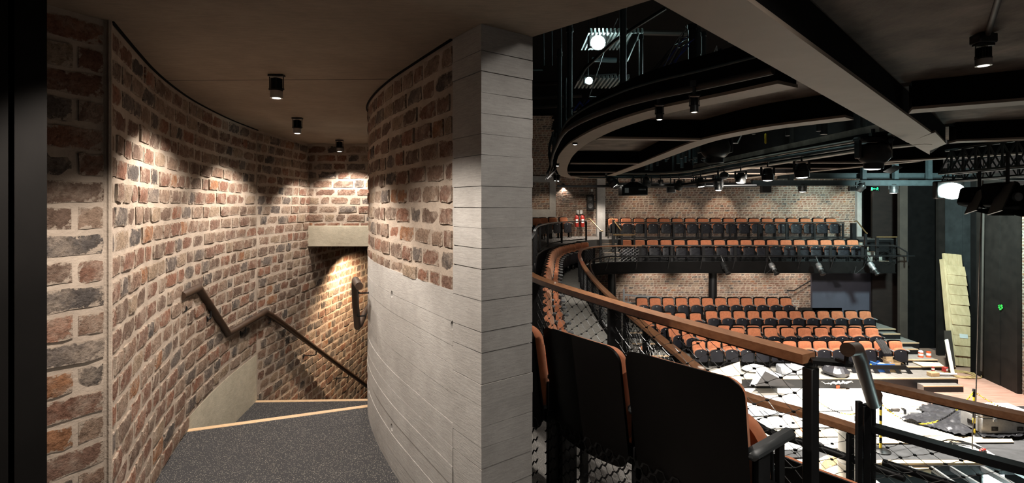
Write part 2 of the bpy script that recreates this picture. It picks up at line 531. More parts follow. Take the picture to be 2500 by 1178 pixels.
# ---------------------------------------------------------------- brick walls
def brick_templates(n=14, seed=3):
    rng = random.Random(seed)
    out = []
    NX, NZ = 5, 3
    for k in range(n):
        vs = []
        for j in range(NZ):
            for i in range(NX):
                u = i / (NX - 1) - .5; w = j / (NZ - 1) - .5
                edge = i in (0, NX - 1) or j in (0, NZ - 1)
                corner = i in (0, NX - 1) and j in (0, NZ - 1)
                x = u + rng.uniform(-.022, .022) - (math.copysign(.008, u) if corner else 0)
                z = w + rng.uniform(-.055, .055) - (math.copysign(.02, w) if corner else 0)
                y = (.08 if edge else .0) + (.03 if corner else 0) + rng.uniform(-.05, .06)
                vs.append((x, y, z))
        ring = [0, 1, 2, 3, 4, 9, 14, 13, 12, 11, 10, 5]
        b = len(vs)
        for r in ring:
            x, y, z = vs[r]
            vs.append((x * 1.02, 1.0, z * 1.03))
        fs = []
        for j in range(NZ - 1):
            for i in range(NX - 1):
                a = j * NX + i
                fs.append((a, a + 1, a + 1 + NX, a + NX))
        for q in range(12):
            q2 = (q + 1) % 12
            fs.append((ring[q], b + q, b + q2, ring[q2]))
        rim = [1.0 if (q >= 15 or q in ring) else 0.0 for q in range(len(vs))]
        out.append((np.array(vs), fs, rim))
    return out
BT = brick_templates()
BMESH = []
for vs, fs, rim in BT:
    me = bpy.data.meshes.new('brick')
    me.from_pydata([tuple(v) for v in vs], [], fs)
    me.polygons.foreach_set('use_smooth', [True] * len(fs))
    me.set_sharp_from_angle(angle=R(60))
    me.materials.append(M['brick'])
    at = me.attributes.new('rim', 'FLOAT', 'POINT'); at.data.foreach_set('value', rim)
    BMESH.append(me)
PITCH = .0965
def proj(p):
    if p[1] < .1: return None
    return CX + F * p[0] / p[1], CY - F * p[2] / p[1]
def brick_wall(name, path, zlo, zhi, side, lens=(.15, .225), joint=.02, seed=1, pitch=PITCH, keep=300, back=.007, thick=.10, z_base=-4.632, lengths=None, depth=.045, backing=True, mat=None):
    """mortar bed with bricks laid proud of it. side = +1: the visible face is to the right of the path's direction"""
    rng = random.Random(seed)
    P = Path(path)
    lo = zlo if callable(zlo) else (lambda p: zlo)
    hi = zhi if callable(zhi) else (lambda p: zhi)
    wall = None
    mb = MB()
    n = max(2, int(P.L / .12))
    ring = []
    for i in range(n + 1):
        p, t = P.at(P.L * i / n)
        nr = Vector((t.y, -t.x, 0)) * side
        a = p - nr * back; b = p - nr * (back + thick)
        ring.append((a, b, lo(p), hi(p)))
    vs = []
    for a, b, z0, z1 in ring:
        vs += [(a.x, a.y, z0), (a.x, a.y, z1), (b.x, b.y, z1), (b.x, b.y, z0)]
    fs = []
    for i in range(n):
        for j in range(4):
            q = i * 4 + j; r = i * 4 + (j + 1) % 4
            fs.append((q, r, r + 4, q + 4) if side < 0 else (q, q + 4, r + 4, r))
    fs += [(0, 1, 2, 3), (n * 4 + 3, n * 4 + 2, n * 4 + 1, n * 4)]
    mb.add(vs, fs)
    wall = obj(name, mb, M['mortar'], None, 'structure')
    zmin = min(r[2] for r in ring); zmax = max(r[3] for r in ring)
    c0 = math.floor((zmin - z_base) / pitch); c1 = math.ceil((zmax - z_base) / pitch)
    todo = []
    for c in range(c0, c1):
        zc = z_base + (c + .5) * pitch
        s = -rng.uniform(0, .2) if lengths is None else 0
        k = 0
        while s < P.L:
            if lengths is None:
                l = rng.choice([lens[1], lens[1], lens[1] * .93, lens[0], lens[0] * 1.15]) * rng.uniform(.93, 1.05)
            else:
                row = lengths[c % len(lengths)]
                l = row[k] if k < len(row) else P.L - s
                k += 1
            a = max(s, 0) + joint / 2; b = min(s + l, P.L) - joint / 2
            s += l
            if b - a < .035: continue
            p, t = P.at((a + b) / 2)
            p0 = P.at(a)[0]; p1 = P.at(b)[0]
            t = (p1 - p0).normalized()
            z0 = max(zc - pitch / 2 + joint / 2, lo(p)); z1 = min(zc + pitch / 2 - joint / 2, hi(p))
            if z1 - z0 < .02: continue
            zz = (z0 + z1) / 2 + rng.uniform(-.003, .003)
            pc = (p0 + p1) / 2
            nr = Vector((t.y, -t.x, 0)) * side
            org = pc + nr * rng.uniform(-.003, .006) + Vector((0, 0, zz))
            sz = (b - a, depth, (z1 - z0) * rng.uniform(.93, 1.03))
            v = -org.normalized().dot(-nr) if False else org.normalized().dot(-nr)
            q = proj(org)
            seen = q is not None and -30 < q[0] < 2530 and -30 < q[1] < 1210 and v > 0
            area = sz[0] * sz[2] * max(v, 0) / max(org.length_squared, .01) if seen else 0
            ang = math.atan2(t.y, t.x) if side > 0 else math.atan2(-t.y, -t.x)
            todo.append((area, org, ang + rng.uniform(-.012, .012), rng.uniform(-.012, .012), sz, rng.randrange(len(BT))))
    todo.sort(key=lambda r: -r[0])
    for area, org, ang, roll, sz, k in todo[:keep]:
        o = bpy.data.objects.new('brick', BMESH[k])
        o.location = org - wloc(wall)
        o.rotation_euler = (0, roll, ang)
        o.scale = sz
        COL.objects.link(o); o.parent = wall
    rest = todo[keep:]
    if rest:
        V = []; FF = []; pc = []; rm = []; base = 0
        for area, org, ang, roll, sz, k in rest:
            vs, fs, rim = BT[k]
            rm += rim
            q = vs * np.array(sz)
            Mr = np.array(Matrix.Rotation(ang, 3, 'Z') @ Matrix.Rotation(roll, 3, 'Y'))
            V.append(q @ Mr.T + np.array(org))
            FF += [tuple(i + base for i in f) for f in fs]
            base += len(vs)
            pc += [rng.random()] * len(vs)
        me = bpy.data.meshes.new('brickwork')
        me.from_pydata(np.concatenate(V).tolist(), [], FF)
        me.polygons.foreach_set('use_smooth', [True] * len(FF))
        me.set_sharp_from_angle(angle=R(60))
        me.materials.append(M['brick'])
        at = me.attributes.new('piece', 'FLOAT', 'POINT')
        at.data.foreach_set('value', pc)
        at = me.attributes.new('rim', 'FLOAT', 'POINT'); at.data.foreach_set('value', rm)
        o = bpy.data.objects.new('brickwork', me)
        o['kind'] = 'stuff'
        COL.objects.link(o); o.parent = wall
    return wall

# ================================================================ THE STAIR LANDING (west side)
CEIL, FLOOR = .69, -1.45
LW = [(-1.506, 1.890), (-1.665, 2.216), (-1.842, 2.595), (-2.006, 3.020), (-2.131, 3.422), (-2.267, 4.041), (-2.345, 4.638)]
lwp = smooth_path([(*p, 0) for p in LW], .08)
UPST = -1.375
def low_left(p):
    return UPST if p.y > 3.16 else FLOOR
brick_wall('wall_left', lwp, low_left, CEIL, +1, (.13, .225), .022, 5)
LW2 = [(-2.345, 4.645, 0), (-2.300, 5.70, 0), (-2.20, 7.6, 0), (-2.05, 9.0, 0)]
brick_wall('wall_left_stair', LW2, -3.8, lambda p: CEIL, +1, (.12, .20), .020, 8)
# pier at the mouth of the landing
PA, PB = Vector((-1.600, 1.722, 0)), Vector((-1.515, 1.885, 0))
brick_wall('wall_left_pier', [PA - (PB - PA) * .25, PB], FLOOR, CEIL, +1, seed=4, joint=.018, lengths=[[.40], [.135, .3]], keep=120)
mb = MB()
mb.tube([(-1.508, 1.889, FLOOR), (-1.508, 1.889, CEIL)], .008, 6)
obj('trim_1', mb, M['mortar'], None, 'structure')
# wall over the lower flight with its concrete lintel
BY = 5.72
brick_wall('wall_back_stair', [(-2.32, BY, 0), (-.9, BY, 0)], -.235, CEIL, +1, (.13, .235), .022, 11, keep=120, thick=.2)
mb = MB(); mb.box((-1.61, BY + .09, -.352), (1.42, .24, .234), bev=.004)
obj('beam_lintel', mb, M['conc_pale'], None, 'structure')
# concrete upstand below the brick on the curved wall
mb = MB()
LP = Path(lwp)
s0 = LP.near(-2.05, 3.15)
up = LP.cut(s0, LP.L)
mb.sweep([Vector((p.x, p.y, -3.0)) for p in up], .16, UPST + 3.0, off=-.085)
obj('trim_2', mb, M['conc_pale'], None, 'structure')
# black jamb beside the camera
mb = MB()
mb.box((-1.71, 1.25, -.3), (1.02, .10, 3.4))
mb.box((-1.25, 1.19, -.3), (.10, .05, 3.4))
obj('door_1', mb, M['blackmat'], None, 'structure')

# concrete column (board marked) and curved drum
C0 = Vector((-.117, 1.920, 0)); C1 = Vector((.084, 2.070, 0)); C3 = Vector((-.247, 2.096, 0)); C2 = C1 + (C3 - C0)
def band_heights(rng, z0, z1):
    z = z0; out = []
    while z < z1 - .02:
        h = rng.choice([.078, .08, .083, .08, .12, .10])
        if z + h > z1 - .03: h = z1 - z
        out.append((z, z + h)); z += h
    return out
rng = random.Random(21)
colm = MB()
colm.prism([(p.x, p.y) for p in (C0 + (C2 - C0) * .04, C1 + (C3 - C1) * .04, C2 + (C0 - C2) * .04, C3 + (C1 - C3) * .04)], FLOOR, CEIL)
column = obj('column', colm, M['conc'], None, 'structure')
cen = (C0 + C2) / 2
for z0, z1 in band_heights(rng, FLOOR, CEIL):
    m2 = MB()
    k = 1 + rng.uniform(-.014, .012)
    sl = rng.uniform(-.003, .003)
    pts = [cen + (p - cen) * k for p in (C0, C1, C2, C3)]
    gap = rng.choice([.0006, .001, .0015, .0028])
    m2.prism([(p.x, p.y) for p in pts], lambda x, y: z0 + gap + sl * (x + .1) * 4, lambda x, y: z1 - gap * .5)
    obj('board_mark', m2, M['conc'], column, smooth=False)
DR = [(-.247, 2.096), (-.353, 2.263), (-.490, 2.482), (-.661, 2.764), (-.851, 3.132), (-.995, 3.48), (-1.052, 3.70), (-1.055, 3.95), (-.98, 4.25), (-.80, 4.55), (-.5, 4.8), (0, 5.0)]
drp = smooth_path([(*p, 0) for p in DR], .06)
DZ = -.355
brick_wall('wall_drum', drp, DZ - .004, CEIL, -1, (.13, .215), .024, 14, keep=300)
rng = random.Random(33)
core = MB(); core.sweep([Vector((p.x, p.y, -3.6)) for p in drp], .10, DZ + 3.6, off=.13)
drum = obj('wall_drum_base', core, M['conc'], None, 'structure')
bands = [(-3.6, -2.2), (-2.2, FLOOR - .1)] + band_heights(rng, FLOOR - .1, DZ)
DP = Path(drp)
holes = [W(963, 718, 2.76), W(1140, 808, 2.00), W(963, 1043, 2.76), W(899, 655, 3.50), W(905, 955, 3.4)]
holes = [Vector(h) for h in holes]
for z0, z1 in bands:
    m2 = MB()
    m2.sweep([Vector((p.x, p.y, z0 + .0012)) for p in drp], .08, z1 - z0 - .0024, off=.04 + rng.uniform(-.0025, .0025))
    ob = obj('board_mark', m2, M['conc'], drum, smooth=True)
    for h in holes:
        if z0 - .03 < h.z < z1 + .03:
            s = DP.near(h.x, h.y); p, t = DP.at(s)
            nr = Vector((-t.y, t.x, 0))
            cm = MB()
            Mq = nr.to_track_quat('Z', 'Y').to_matrix()
            cm.lathe([(.012, -.12), (.021, .012), (.021, .03)], Vector((p.x, p.y, h.z)), Mq, 20)
            ct = bpy.data.objects.new('cutter', mesh('cutter', cm, M['conc'], False))
            COL.objects.link(ct)
            md = ob.modifiers.new('hole', 'BOOLEAN'); md.object = ct; md.operation = 'DIFFERENCE'; md.solver = 'EXACT'
            bpy.context.view_layer.update()
            dg = bpy.context.evaluated_depsgraph_get()
            nm = bpy.data.meshes.new_from_object(ob.evaluated_get(dg))
            ob.modifiers.clear()
            ob.data = nm
            bpy.data.objects.remove(ct)
# plaster ceiling over the landing
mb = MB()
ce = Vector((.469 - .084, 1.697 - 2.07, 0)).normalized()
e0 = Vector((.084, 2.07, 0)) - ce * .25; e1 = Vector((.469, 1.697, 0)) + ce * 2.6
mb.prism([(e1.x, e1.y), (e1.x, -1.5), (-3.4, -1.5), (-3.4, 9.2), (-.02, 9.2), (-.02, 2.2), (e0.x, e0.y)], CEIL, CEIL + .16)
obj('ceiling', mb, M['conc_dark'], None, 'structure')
mb = MB()
mb.box((-1.35, 2.78, CEIL + .0005), (1.45, .0025, .003), R(-1.5))
obj('trim_3', mb, M['blackmat'], None, 'structure')
mb = MB()
mb.sweep([Vector((p.x, p.y, CEIL - .007)) for p in lwp], .010, .007, off=.006)
obj('trim_4', mb, M['blackmat'], None, 'structure')
mb = MB()
mb.sweep([Vector((p.x, p.y, CEIL - .007)) for p in drp[:44]], .010, .007, off=-.006)
obj('trim_5', mb, M['blackmat'], None, 'structure')
# floor, treads and nosings
n0 = Vector(G(436, 1056, FLOOR)); n1 = Vector(G(900, 992.5, FLOOR))
mb = MB()
mb.prism([(-1.62, -1.5), (-1.62, 1.7), (-1.55, 1.86), (-1.70, 2.2), (-1.88, 2.6), (-2.05, 3.0), (n0.x, n0.y), (n1.x, n1.y), (-.9, 3.45), (-.66, 2.9), (-.3, 2.3), (-.1, 1.95), (-.1, -1.5)], FLOOR - .18, FLOOR)
obj('floor_landing', mb, M['carpet'], None, 'structure')
d01 = (n1 - n0).normalized(); nn = Vector((-d01.y, d01.x, 0))
def nosing(a, b, name, w=.045, h=.022):
    m2 = MB(); m2.bar(a, b, w, h, bev=.003)
    return obj(name, m2, M['nosing'], None, 'structure')
nosing(n0 + nn * .018 + Vector((0, 0, -.008)), n1 + nn * .018 + Vector((0, 0, -.008)), 'trim_6')
T1, T2 = FLOOR - .175, FLOOR - .35
mb = MB()
mb.prism([(n0.x - .2, n0.y), (n1.x + .1, n1.y), (n1.x + .1, n1.y + .28), (n0.x - .2, n0.y + .30)], T1 - .18, T1)
obj('floor_step', mb, M['carpet'], None, 'structure')
m0 = Vector(G(615, 981.5, T2)); m1 = Vector(G(895, 977.5, T2))
mb = MB()
mb.prism([(n0.x - .4, n0.y + .05), (n1.x + .1, n1.y), (m1.x + .1, m1.y), (m0.x - .1, m0.y)], T2 - .18, T2)
obj('floor_step', mb, M['carpet'], None, 'structure')
nosing(m0 + Vector((-.02, .02, -.008)), m1 + Vector((.02, .02, -.008)), 'trim_7')
for k in range(1, 7):
    mb = MB(); zt = T2 - .175 * k
    y0 = m0.y + .30 * (k - 1)
    mb.box((-1.65, y0 + .19, zt - .09), (1.5, .34, .18))
    obj('floor_step', mb, M['carpet'], None, 'structure')
    nosing((-2.35, y0 + .34, zt - .008), (-1.0, y0 + .34, zt - .008), 'trim_%d' % (20 + k))

# handrails of the stair
def bracket_mb(p, q, r=.006):
    m2 = MB()
    p = Vector(p); q = Vector(q)
    mid = Vector((p.x, p.y, q.z))
    m2.tube([p, p.lerp(mid, .8), p.lerp(mid, 1) + (q - mid) * .15, q], r, 6)
    return m2
def handrail(label, pts, r, brackets, loc):
    t = thing('handrail', label, 'handrail', loc)
    m2 = MB(); m2.tube(pts, r, 14)
    rail = obj('rail', m2, M['walnut'], t)
    for a, b in brackets:
        bk = obj('bracket', bracket_mb(a, b), M['black'], t)
        pl = MB(); d = (Vector(b) - Vector(a)); d.z = 0
        pl.lathe([(.022, -.002), (.022, .004), (.006, .005)], b, (-d.normalized()).to_track_quat('Z', 'Y').to_matrix(), 12)
        obj('wall_plate', pl, M['black'], bk)
    return t
hp = [W(443, 722, 3.12), W(484, 702, 3.40), W(497, 722, 3.50), W(556, 813, 3.98), W(568, 808, 4.08), W(648, 761, 4.72), W(664, 770, 4.86), W(905, 948, 7.25)]
def on_left(p):
    s = LP.near(p[0], p[1]); q = LP.at(s)[0]
    return q
br = []
for (px, py, Y) in ((448, 724, 3.16), (515, 750, 3.62), (600, 790, 4.30), (660, 768, 4.83), (772, 850, 5.6), (850, 907, 6.5)):
    p = Vector(W(px, py, Y))
    if Y < 4.6: q = on_left(p)
    else: q = Vector((-2.30 + (Y - 5.7) * .06, p.y, 0))
    br.append((p - Vector((0, 0, .024)), Vector((q.x + .0, q.y - .02, p.z - .075))))
handrail('dark timber handrail zigzagging down the curved brick wall', hp, .026, br, Vector(hp[0]) * 1)
hq = [W(877, 698, 3.22), W(868, 684, 3.44), W(867, 700, 3.52), W(868, 740, 3.66), W(873, 797, 3.98), W(880, 790, 4.12), W(890, 764, 4.55), W(905, 740, 4.9)]
br = []
for (px, py, Y, wx) in ((876, 706, 3.40, 903), (873, 762, 3.72, 893)):
    p = Vector(W(px, py, Y)); q = Vector(W(wx, py + 8, Y + .02))
    br.append((p - Vector((0, 0, .016)), q))
handrail('short dark timber handrail bracketed to the concrete drum', hq, .025, br, Vector(hq[0]))

# small spotlights on stems
def downlight(label, top, h=.125, r=.032, tilt=(0, 0, 0), power=0, spot=110, blend=.45, aim=None, group=None, lensmat='lens', color=WARM, plate=True):
    """LED spotlight: mount plate, two yoke rods, finned heat sink, silver collar and lit lens; hangs below its top point"""
    top = Vector(top)
    t = thing('spotlight', label, 'spotlight', top, 0, group)
    m2 = MB(); m2.box(top - Vector((0, 0, .006)), (r * 2.5, r * 1.1, .012), bev=.002)
    obj('mount_plate', m2, M['heat'], t)
    for sx in (-1, 1):
        m2 = MB(); m2.tube([top + Vector((sx * r * 1.15, 0, -.01)), top + Vector((sx * r * 1.15, 0, -h * .62))], .0028, 6)
        m2.lathe([(.006, -.004), (.006, .004)], top + Vector((sx * r * 1.1, 0, -h * .62)), Matrix.Rotation(PI / 2, 3, 'Y'), 8)
        obj('yoke_arm', m2, M['heat'], t)
    m2 = MB()
    m2.lathe([(r * .55, -h * .68), (r * .55, -.018)], top, None, 12)
    for k in range(9):
        a = PI * k / 9
        m2.box(top - Vector((0, 0, h * .42)), (r * 1.85, .0022, h * .48), a)
    m2.lathe([(r, -h * .70), (r, -h * .63)], top, None, 18)
    obj('heat_sink', m2, M['heat'], t)
    m2 = MB(); m2.lathe([(r * .88, -h), (r * .97, -h), (r * .97, -h * .70), (r * .5, -h * .70)], top, None, 20)
    obj('collar', m2, M['collar'], t)
    m2 = MB(); m2.lathe([(0, -h * .985 - .004), (r * .5, -h * .985 - .003), (r * .87, -h * .985)], top, None, 20)
    obj('lens', m2, M[lensmat], t)
    if power:
        l = lamp('spotlight_beam', 'SPOT', top - Vector((0, 0, h + .012)), power, color, aim or (top - Vector((0, 0, 2))), spot, blend, r * .6)
    return t
SP = 125
downlight('black finned spotlight on the landing ceiling, largest of the three', G(675, 182, CEIL), power=SP, aim=Vector(G(675, 182, CEIL)) + Vector((-.35, .05, -2)), spot=128, blend=.35)
downlight('black spotlight on the landing ceiling, middle of the three', G(726, 287, CEIL), power=SP, aim=Vector(G(726, 287, CEIL)) + Vector((-.2, .05, -2)), spot=124, blend=.35)
downlight('smallest black spotlight on the ceiling, close to the lintel wall', G(829, 341, CEIL), power=SP * .8, aim=Vector(G(829, 341, CEIL)) + Vector((0, .2, -2)), spot=120, blend=.35)
lamp('landing_spotlight_beam', 'SPOT', (-.85, 1.35, CEIL - .12), SP, WARM, (-.75, 1.75, -1.4), 118, .4, .02)
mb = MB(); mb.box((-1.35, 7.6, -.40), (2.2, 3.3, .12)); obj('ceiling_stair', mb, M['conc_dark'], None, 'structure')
downlight('warm spotlight under the lower stair ceiling behind the lintel', (-1.80, 6.55, -.46), power=260, spot=146, blend=.5, color=(1, .72, .46), aim=(-1.95, 6.9, -2.4))

# ================================================================ AUDITORIUM SHELL
UP, LOW, STG = -1.45, -2.25, -5.66
rail1 = smooth_path([(1.202, 2.04, -.60), (.931, 2.545, -.60), (.638, 3.14, -.60), (.176, 4.34, -.60), (.10, 5.3, -.60), (.14, 6.8, -.60), (.25, 8.3, -.60), (.42, 10.2, -.60), (.72, 14.3, -.60), (1.09, 16.4, -.60), (1.75, 18.2, -.60), (2.87, 19.5, -.60)], .12)
rail2 = smooth_path([(2.35, 3.40, -1.5), (2.19, 3.62, -1.5), (1.82, 4.10, -1.5), (1.70, 5.27, -1.5), (1.64, 8.02, -1.5), (1.68, 10.5, -1.5), (1.86, 13.5, -1.5), (2.16, 16.04, -1.5), (2.55, 17.6, -1.5), (3.3, 18.55, -1.5), (4.6, 18.85, -1.5), (8, 18.92, -1.5), (14.35, 18.92, -1.5)], .12)
R1, R2 = Path(rail1), Path(rail2)
# far brick wall with its concrete frame
brick_wall('wall_far', [(.6, 22.0, 0), (15.35, 22.0, 0)], -4.9, lambda p: 3.9 if p.x < 1.75 else 1.35, +1, (.14, .235), .018, 51, pitch=.0965, keep=300, back=.012, thick=.3)
def wbox(px0, py0, px1, py1, Y, d, name, mat, **k):
    a = W(px0, py0, Y); b = W(px1, py1, Y)
    m2 = MB(); m2.box(((a[0] + b[0]) / 2, Y + d / 2, (a[2] + b[2]) / 2), (abs(b[0] - a[0]), d, abs(b[2] - a[2])))
    return obj(name, m2, M[mat], None, 'structure', **k)
FY = 21.9
wbox(1280, 430, 1357, 444, FY, .12, 'trim_30', 'conc')
wbox(1342, 432, 1357, 585, FY - .01, .12, 'trim_31', 'conc')
wbox(1280, 511, 1342, 560, FY, .12, 'trim_32', 'conc')
wbox(1458, 300, 1478, 585, FY - .25, .35, 'pillar_far', 'conc')
wbox(2093, 440, 2104, 585, FY - .05, .15, 'trim_33', 'conc')
# dark enclosure: roof, upper wall, side walls
mb = MB(); mb.box((8, 12, 5.4), (30, 26, .2)); obj('roof', mb, M['blackmat'], None, 'structure')
mb = MB(); mb.box((6, 22.3, 3.4), (26, .2, 4.2)); obj('wall_far_upper', mb, M['blackmat'], None, 'structure')
mb = MB(); mb.box((-.6, 13.9, 0), (.2, 17, 10.6)); obj('wall_west', mb, M['blackmat'], None, 'structure')
# gallery floors
mb = MB()
r1 = [(p.x, p.y) for p in rail1]
mb.prism([(1.30, 1.85), (1.9, .9), (1.9, -1.4), (-.1, -1.4), (-.1, 1.9), (.09, 2.08), (-.05, 2.3), (-.5, 3.4), (-.5, 22.0), (15.3, 22.0), (15.3, 20.12), (4.1, 20.12), (3.3, 19.9)] + r1[::-1], UP - .22, lambda x, y: UP + (.085 if y > 19 else 0))
obj('floor_upper_gallery', mb, M['upper'], None, 'structure')
mb = MB()
r2 = [(p.x, p.y) for p in rail2]
mb.prism([(1.30, 1.85)] + r1 + [(4.1, 20.1), (14.36, 20.1), (14.36, 18.95)] + r2[::-1], LOW - .2, LOW + .01)
obj('floor_lower_gallery', mb, M['aisle'], None, 'structure')
mb = MB()
mb.sweep([Vector((p.x, p.y, LOW)) for p in rail1], .03, UP - LOW - .0, off=.02)
mb.box((9.7, 20.1, (LOW + UP) / 2), (11.2, .03, UP - LOW + .16))
obj('trim_34', mb, M['black'], None, 'structure')
mb = MB()
mb.sweep([Vector((p.x, p.y, LOW - .28)) for p in rail2], .06, .40, off=.03)
mb.sweep([Vector((p.x, p.y, LOW - .30)) for p in rail2], .16, .025, off=.02)
obj('trim_35', mb, M['blackmat'], None, 'structure')
# dark stage-house panels on the right
def slab(px0, px1, Y0, Y1, z0, z1, mat, name, d=.12):
    a = Vector(((px0 - CX) / F * Y0, Y0, 0)); b = Vector(((px1 - CX) / F * Y1, Y1, 0))
    m2 = MB(); m2.bar((a.x, a.y, (z0 + z1) / 2), (b.x, b.y, (z0 + z1) / 2), d, z1 - z0)
    return obj(name, m2, M[mat], None, 'structure')
slab(1981, 2062, 20.9, 20.9, -5.4, -2.0, 'navy', 'wall_navy')
slab(2062, 2142, 20.95, 20.95, -5.4, -2.0, 'navy', 'wall_navy')
mb = MB(); mb.box((12.75, 20.86, -4.62), (1.8, .04, .75)); obj('trim_36', mb, M['umber'], None, 'structure')
slab(2104, 2131, 22.0, 22.0, -1.4, 1.3, 'blackmat', 'wall_recess')
slab(2128, 2200, 20.6, 20.4, -5.4, 1.1, 'umber', 'wall_umber')
slab(2194, 2213, 19.3, 19.3, -5.66, 1.0, 'post', 'column_brown')
slab(2200, 2300, 20.0, 20.0, -5.66, 1.4, 'blackmat', 'wall_black')
slab(2288, 2304, 19.0, 19.0, -5.66, 1.0, 'panel', 'column_black')
slab(2303, 2346, 19.2, 19.2, -5.66, 1.4, 'panel_lit', 'wall_stage_panel')
slab(2347.5, 2400, 19.2, 19.2, -5.66, 1.4, 'panel_lit', 'wall_stage_panel')
SW = [(2372.6, 17.04), (2387, 16.80), (2446, 15.79), (2489, 15.10)]
for i in range(3):
    (p0, y0), (p1, y1) = SW[i], SW[i + 1]
    slab(p0 + .7, p1 - .7, y0, y1, STG, .6 if i == 2 else 1.0, 'panel' if i else 'blackmat', 'wall_side_panel', .1)
m2 = MB(); m2.box((15.42, 16.2, -2.4), (.02, 2.2, 6.2), R(-9.6)); 
brick_wall('wall_side_brick', [(15.30, 15.15, 0), (15.05, 13.2, 0)], STG, .6, -1 if False else +1, (.14, .235), .024, 77, keep=40, thick=.2)
# side-wall hardware
m2 = MB(); m2.tube([W(2402, 480, 16.4), W(2398, 760, 16.4), W(2396, 905, 16.4)], .03, 8)
obj('trim_37', m2, M['post'], None, 'structure')

# stalls platforms
def plat(px0, px1, yfront, yback, z, h, name, mat='tread', nos=True):
    x0 = (px0 - CX) / F * yfront; x1 = (px1 - CX) / F * yfront
    m2 = MB(); m2.box(((x0 + x1) / 2, (yfront + yback) / 2, z - h / 2), (x1 - x0, yback - yfront, h))
    o = obj(name, m2, M[mat], None, 'structure')
    m2 = MB(); m2.box(((x0 + x1) / 2, yfront - .006, z - h / 2 - .02), (x1 - x0 + .01, .015, h - .04))
    obj('riser', m2, M['black'], o)
    if nos:
        m2 = MB(); m2.box(((x0 + x1) / 2, yfront + .012, z - .012), (x1 - x0 + .02, .05, .028))
        obj('nosing', m2, M['nosing'], o)
    return o
Z5, Z34, Z2r, Z1r = -5.33, -5.13, -4.81, -4.46
plat(1690, 2338, 15.52, 17.05, Z5, .33, 'floor_front_row', 'tread')
plat(2190, 2304, 16.32, 16.8, Z5 + .10, .12, 'floor_aisle_step')
plat(1640, 2288, 16.74, 18.6, Z34, .22, 'floor_third_row')
plat(2180, 2241, 17.33, 17.7, Z34 + .18, .18, 'floor_aisle_step')
plat(1600, 2243, 17.62, 19.3, Z2r, .4, 'floor_second_row')
plat(2150, 2197, 18.10, 18.5, Z2r + .19, .19, 'floor_aisle_step')
plat(1500, 2186, 18.42, 21.2, Z1r - .06, .5, 'floor_back_row')
plat(2256, 2351, 15.25, 15.9, STG + .19, .19, 'floor_step_box')
# left stalls steps
for i, (p0, p1, yf, z) in enumerate(((1562, 1600, 17.2, -4.35), (1585, 1622, 16.6, -4.56), (1612, 1650, 16.0, -4.78), (1640, 1676, 15.4, -5.0), (1652, 1700, 14.9, -5.2))):
    plat(p0 - 40, p1, yf, yf + 1.5, z, .9, 'floor_stalls_step')
mb = MB(); mb.prism([(2.2, 13.5), (2.2, 21.8), (4.6, 21.8), (4.6, 17.9), (4.0, 15.8), (4.6, 13.5)], -5.6, -4.62)
obj('floor_stalls_left', mb, M['aisle'], None, 'structure')
# stage floor in three pieces round the open pit
PITY = 10.95
mb = MB()
mb.prism([(2.0, PITY), (16.5, PITY), (16.5, 14.2), (2.0, 14.2)], STG - .2, STG)
obj('floor_stage', mb, M['darkfloor'], None, 'structure')
mb = MB()
mb.prism([(2.0, 14.2), (16.5, 14.2), (16.5, 22), (2.0, 22)], STG - .2, STG)
obj('floor_stage_rear', mb, M['stagewood'], None, 'structure')
mb = MB()
mb.prism([(1.0, 4.0), (7.5, 4.0), (7.5, PITY), (1.0, PITY)], STG - .2, STG)
obj('floor_stage_left', mb, M['sheet'], None, 'structure')
mb = MB(); mb.prism([(6, 6), (16, 6), (16, 15), (6, 15)], -7.9, -7.7)
obj('floor_pit', mb, M['darkfloor'], None, 'structure')
# gallery columns
for px in (1494, 1740):
    m2 = MB(); x = (px - CX) / F * 18.75
    m2.lathe([(.16, Z1r - 1.2), (.16, LOW - .28)], (x / 18.75 * 20.2, 20.2, 0), None, 16)
    obj('column_gallery', m2, M['black'], None, 'structure')

# ================================================================ TECHNICAL RING, BEAMS AND SOFFITS
FZ, SZ = .69, .90
beam = thing('ceiling_beam', 'long steel beam with uplight-toned underside running diagonally over the gallery', 'beam', (.6, 1.6, FZ))
bl = [Vector((.469, 1.697)), Vector((4.4, 5.60)), Vector((5.77, 6.96))]
brr = [Vector((.745, 1.697)), Vector((4.02, 4.83)), Vector((4.94, 5.73))]
back = Vector((-1.5, -1.5))
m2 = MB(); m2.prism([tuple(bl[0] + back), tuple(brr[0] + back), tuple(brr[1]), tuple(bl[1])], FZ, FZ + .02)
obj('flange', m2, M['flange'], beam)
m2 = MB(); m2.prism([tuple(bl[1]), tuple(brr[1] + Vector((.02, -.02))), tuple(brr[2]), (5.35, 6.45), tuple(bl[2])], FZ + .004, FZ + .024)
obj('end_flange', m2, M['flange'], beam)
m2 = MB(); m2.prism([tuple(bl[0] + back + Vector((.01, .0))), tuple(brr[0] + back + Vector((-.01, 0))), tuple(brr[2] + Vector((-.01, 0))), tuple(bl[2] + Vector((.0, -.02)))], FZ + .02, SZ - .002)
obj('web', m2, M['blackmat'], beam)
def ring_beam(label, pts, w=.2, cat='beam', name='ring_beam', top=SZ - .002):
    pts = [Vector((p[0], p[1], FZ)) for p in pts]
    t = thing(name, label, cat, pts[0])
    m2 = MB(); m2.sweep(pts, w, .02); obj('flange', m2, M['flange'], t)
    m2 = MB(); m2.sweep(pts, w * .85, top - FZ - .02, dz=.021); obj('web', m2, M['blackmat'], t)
    return t
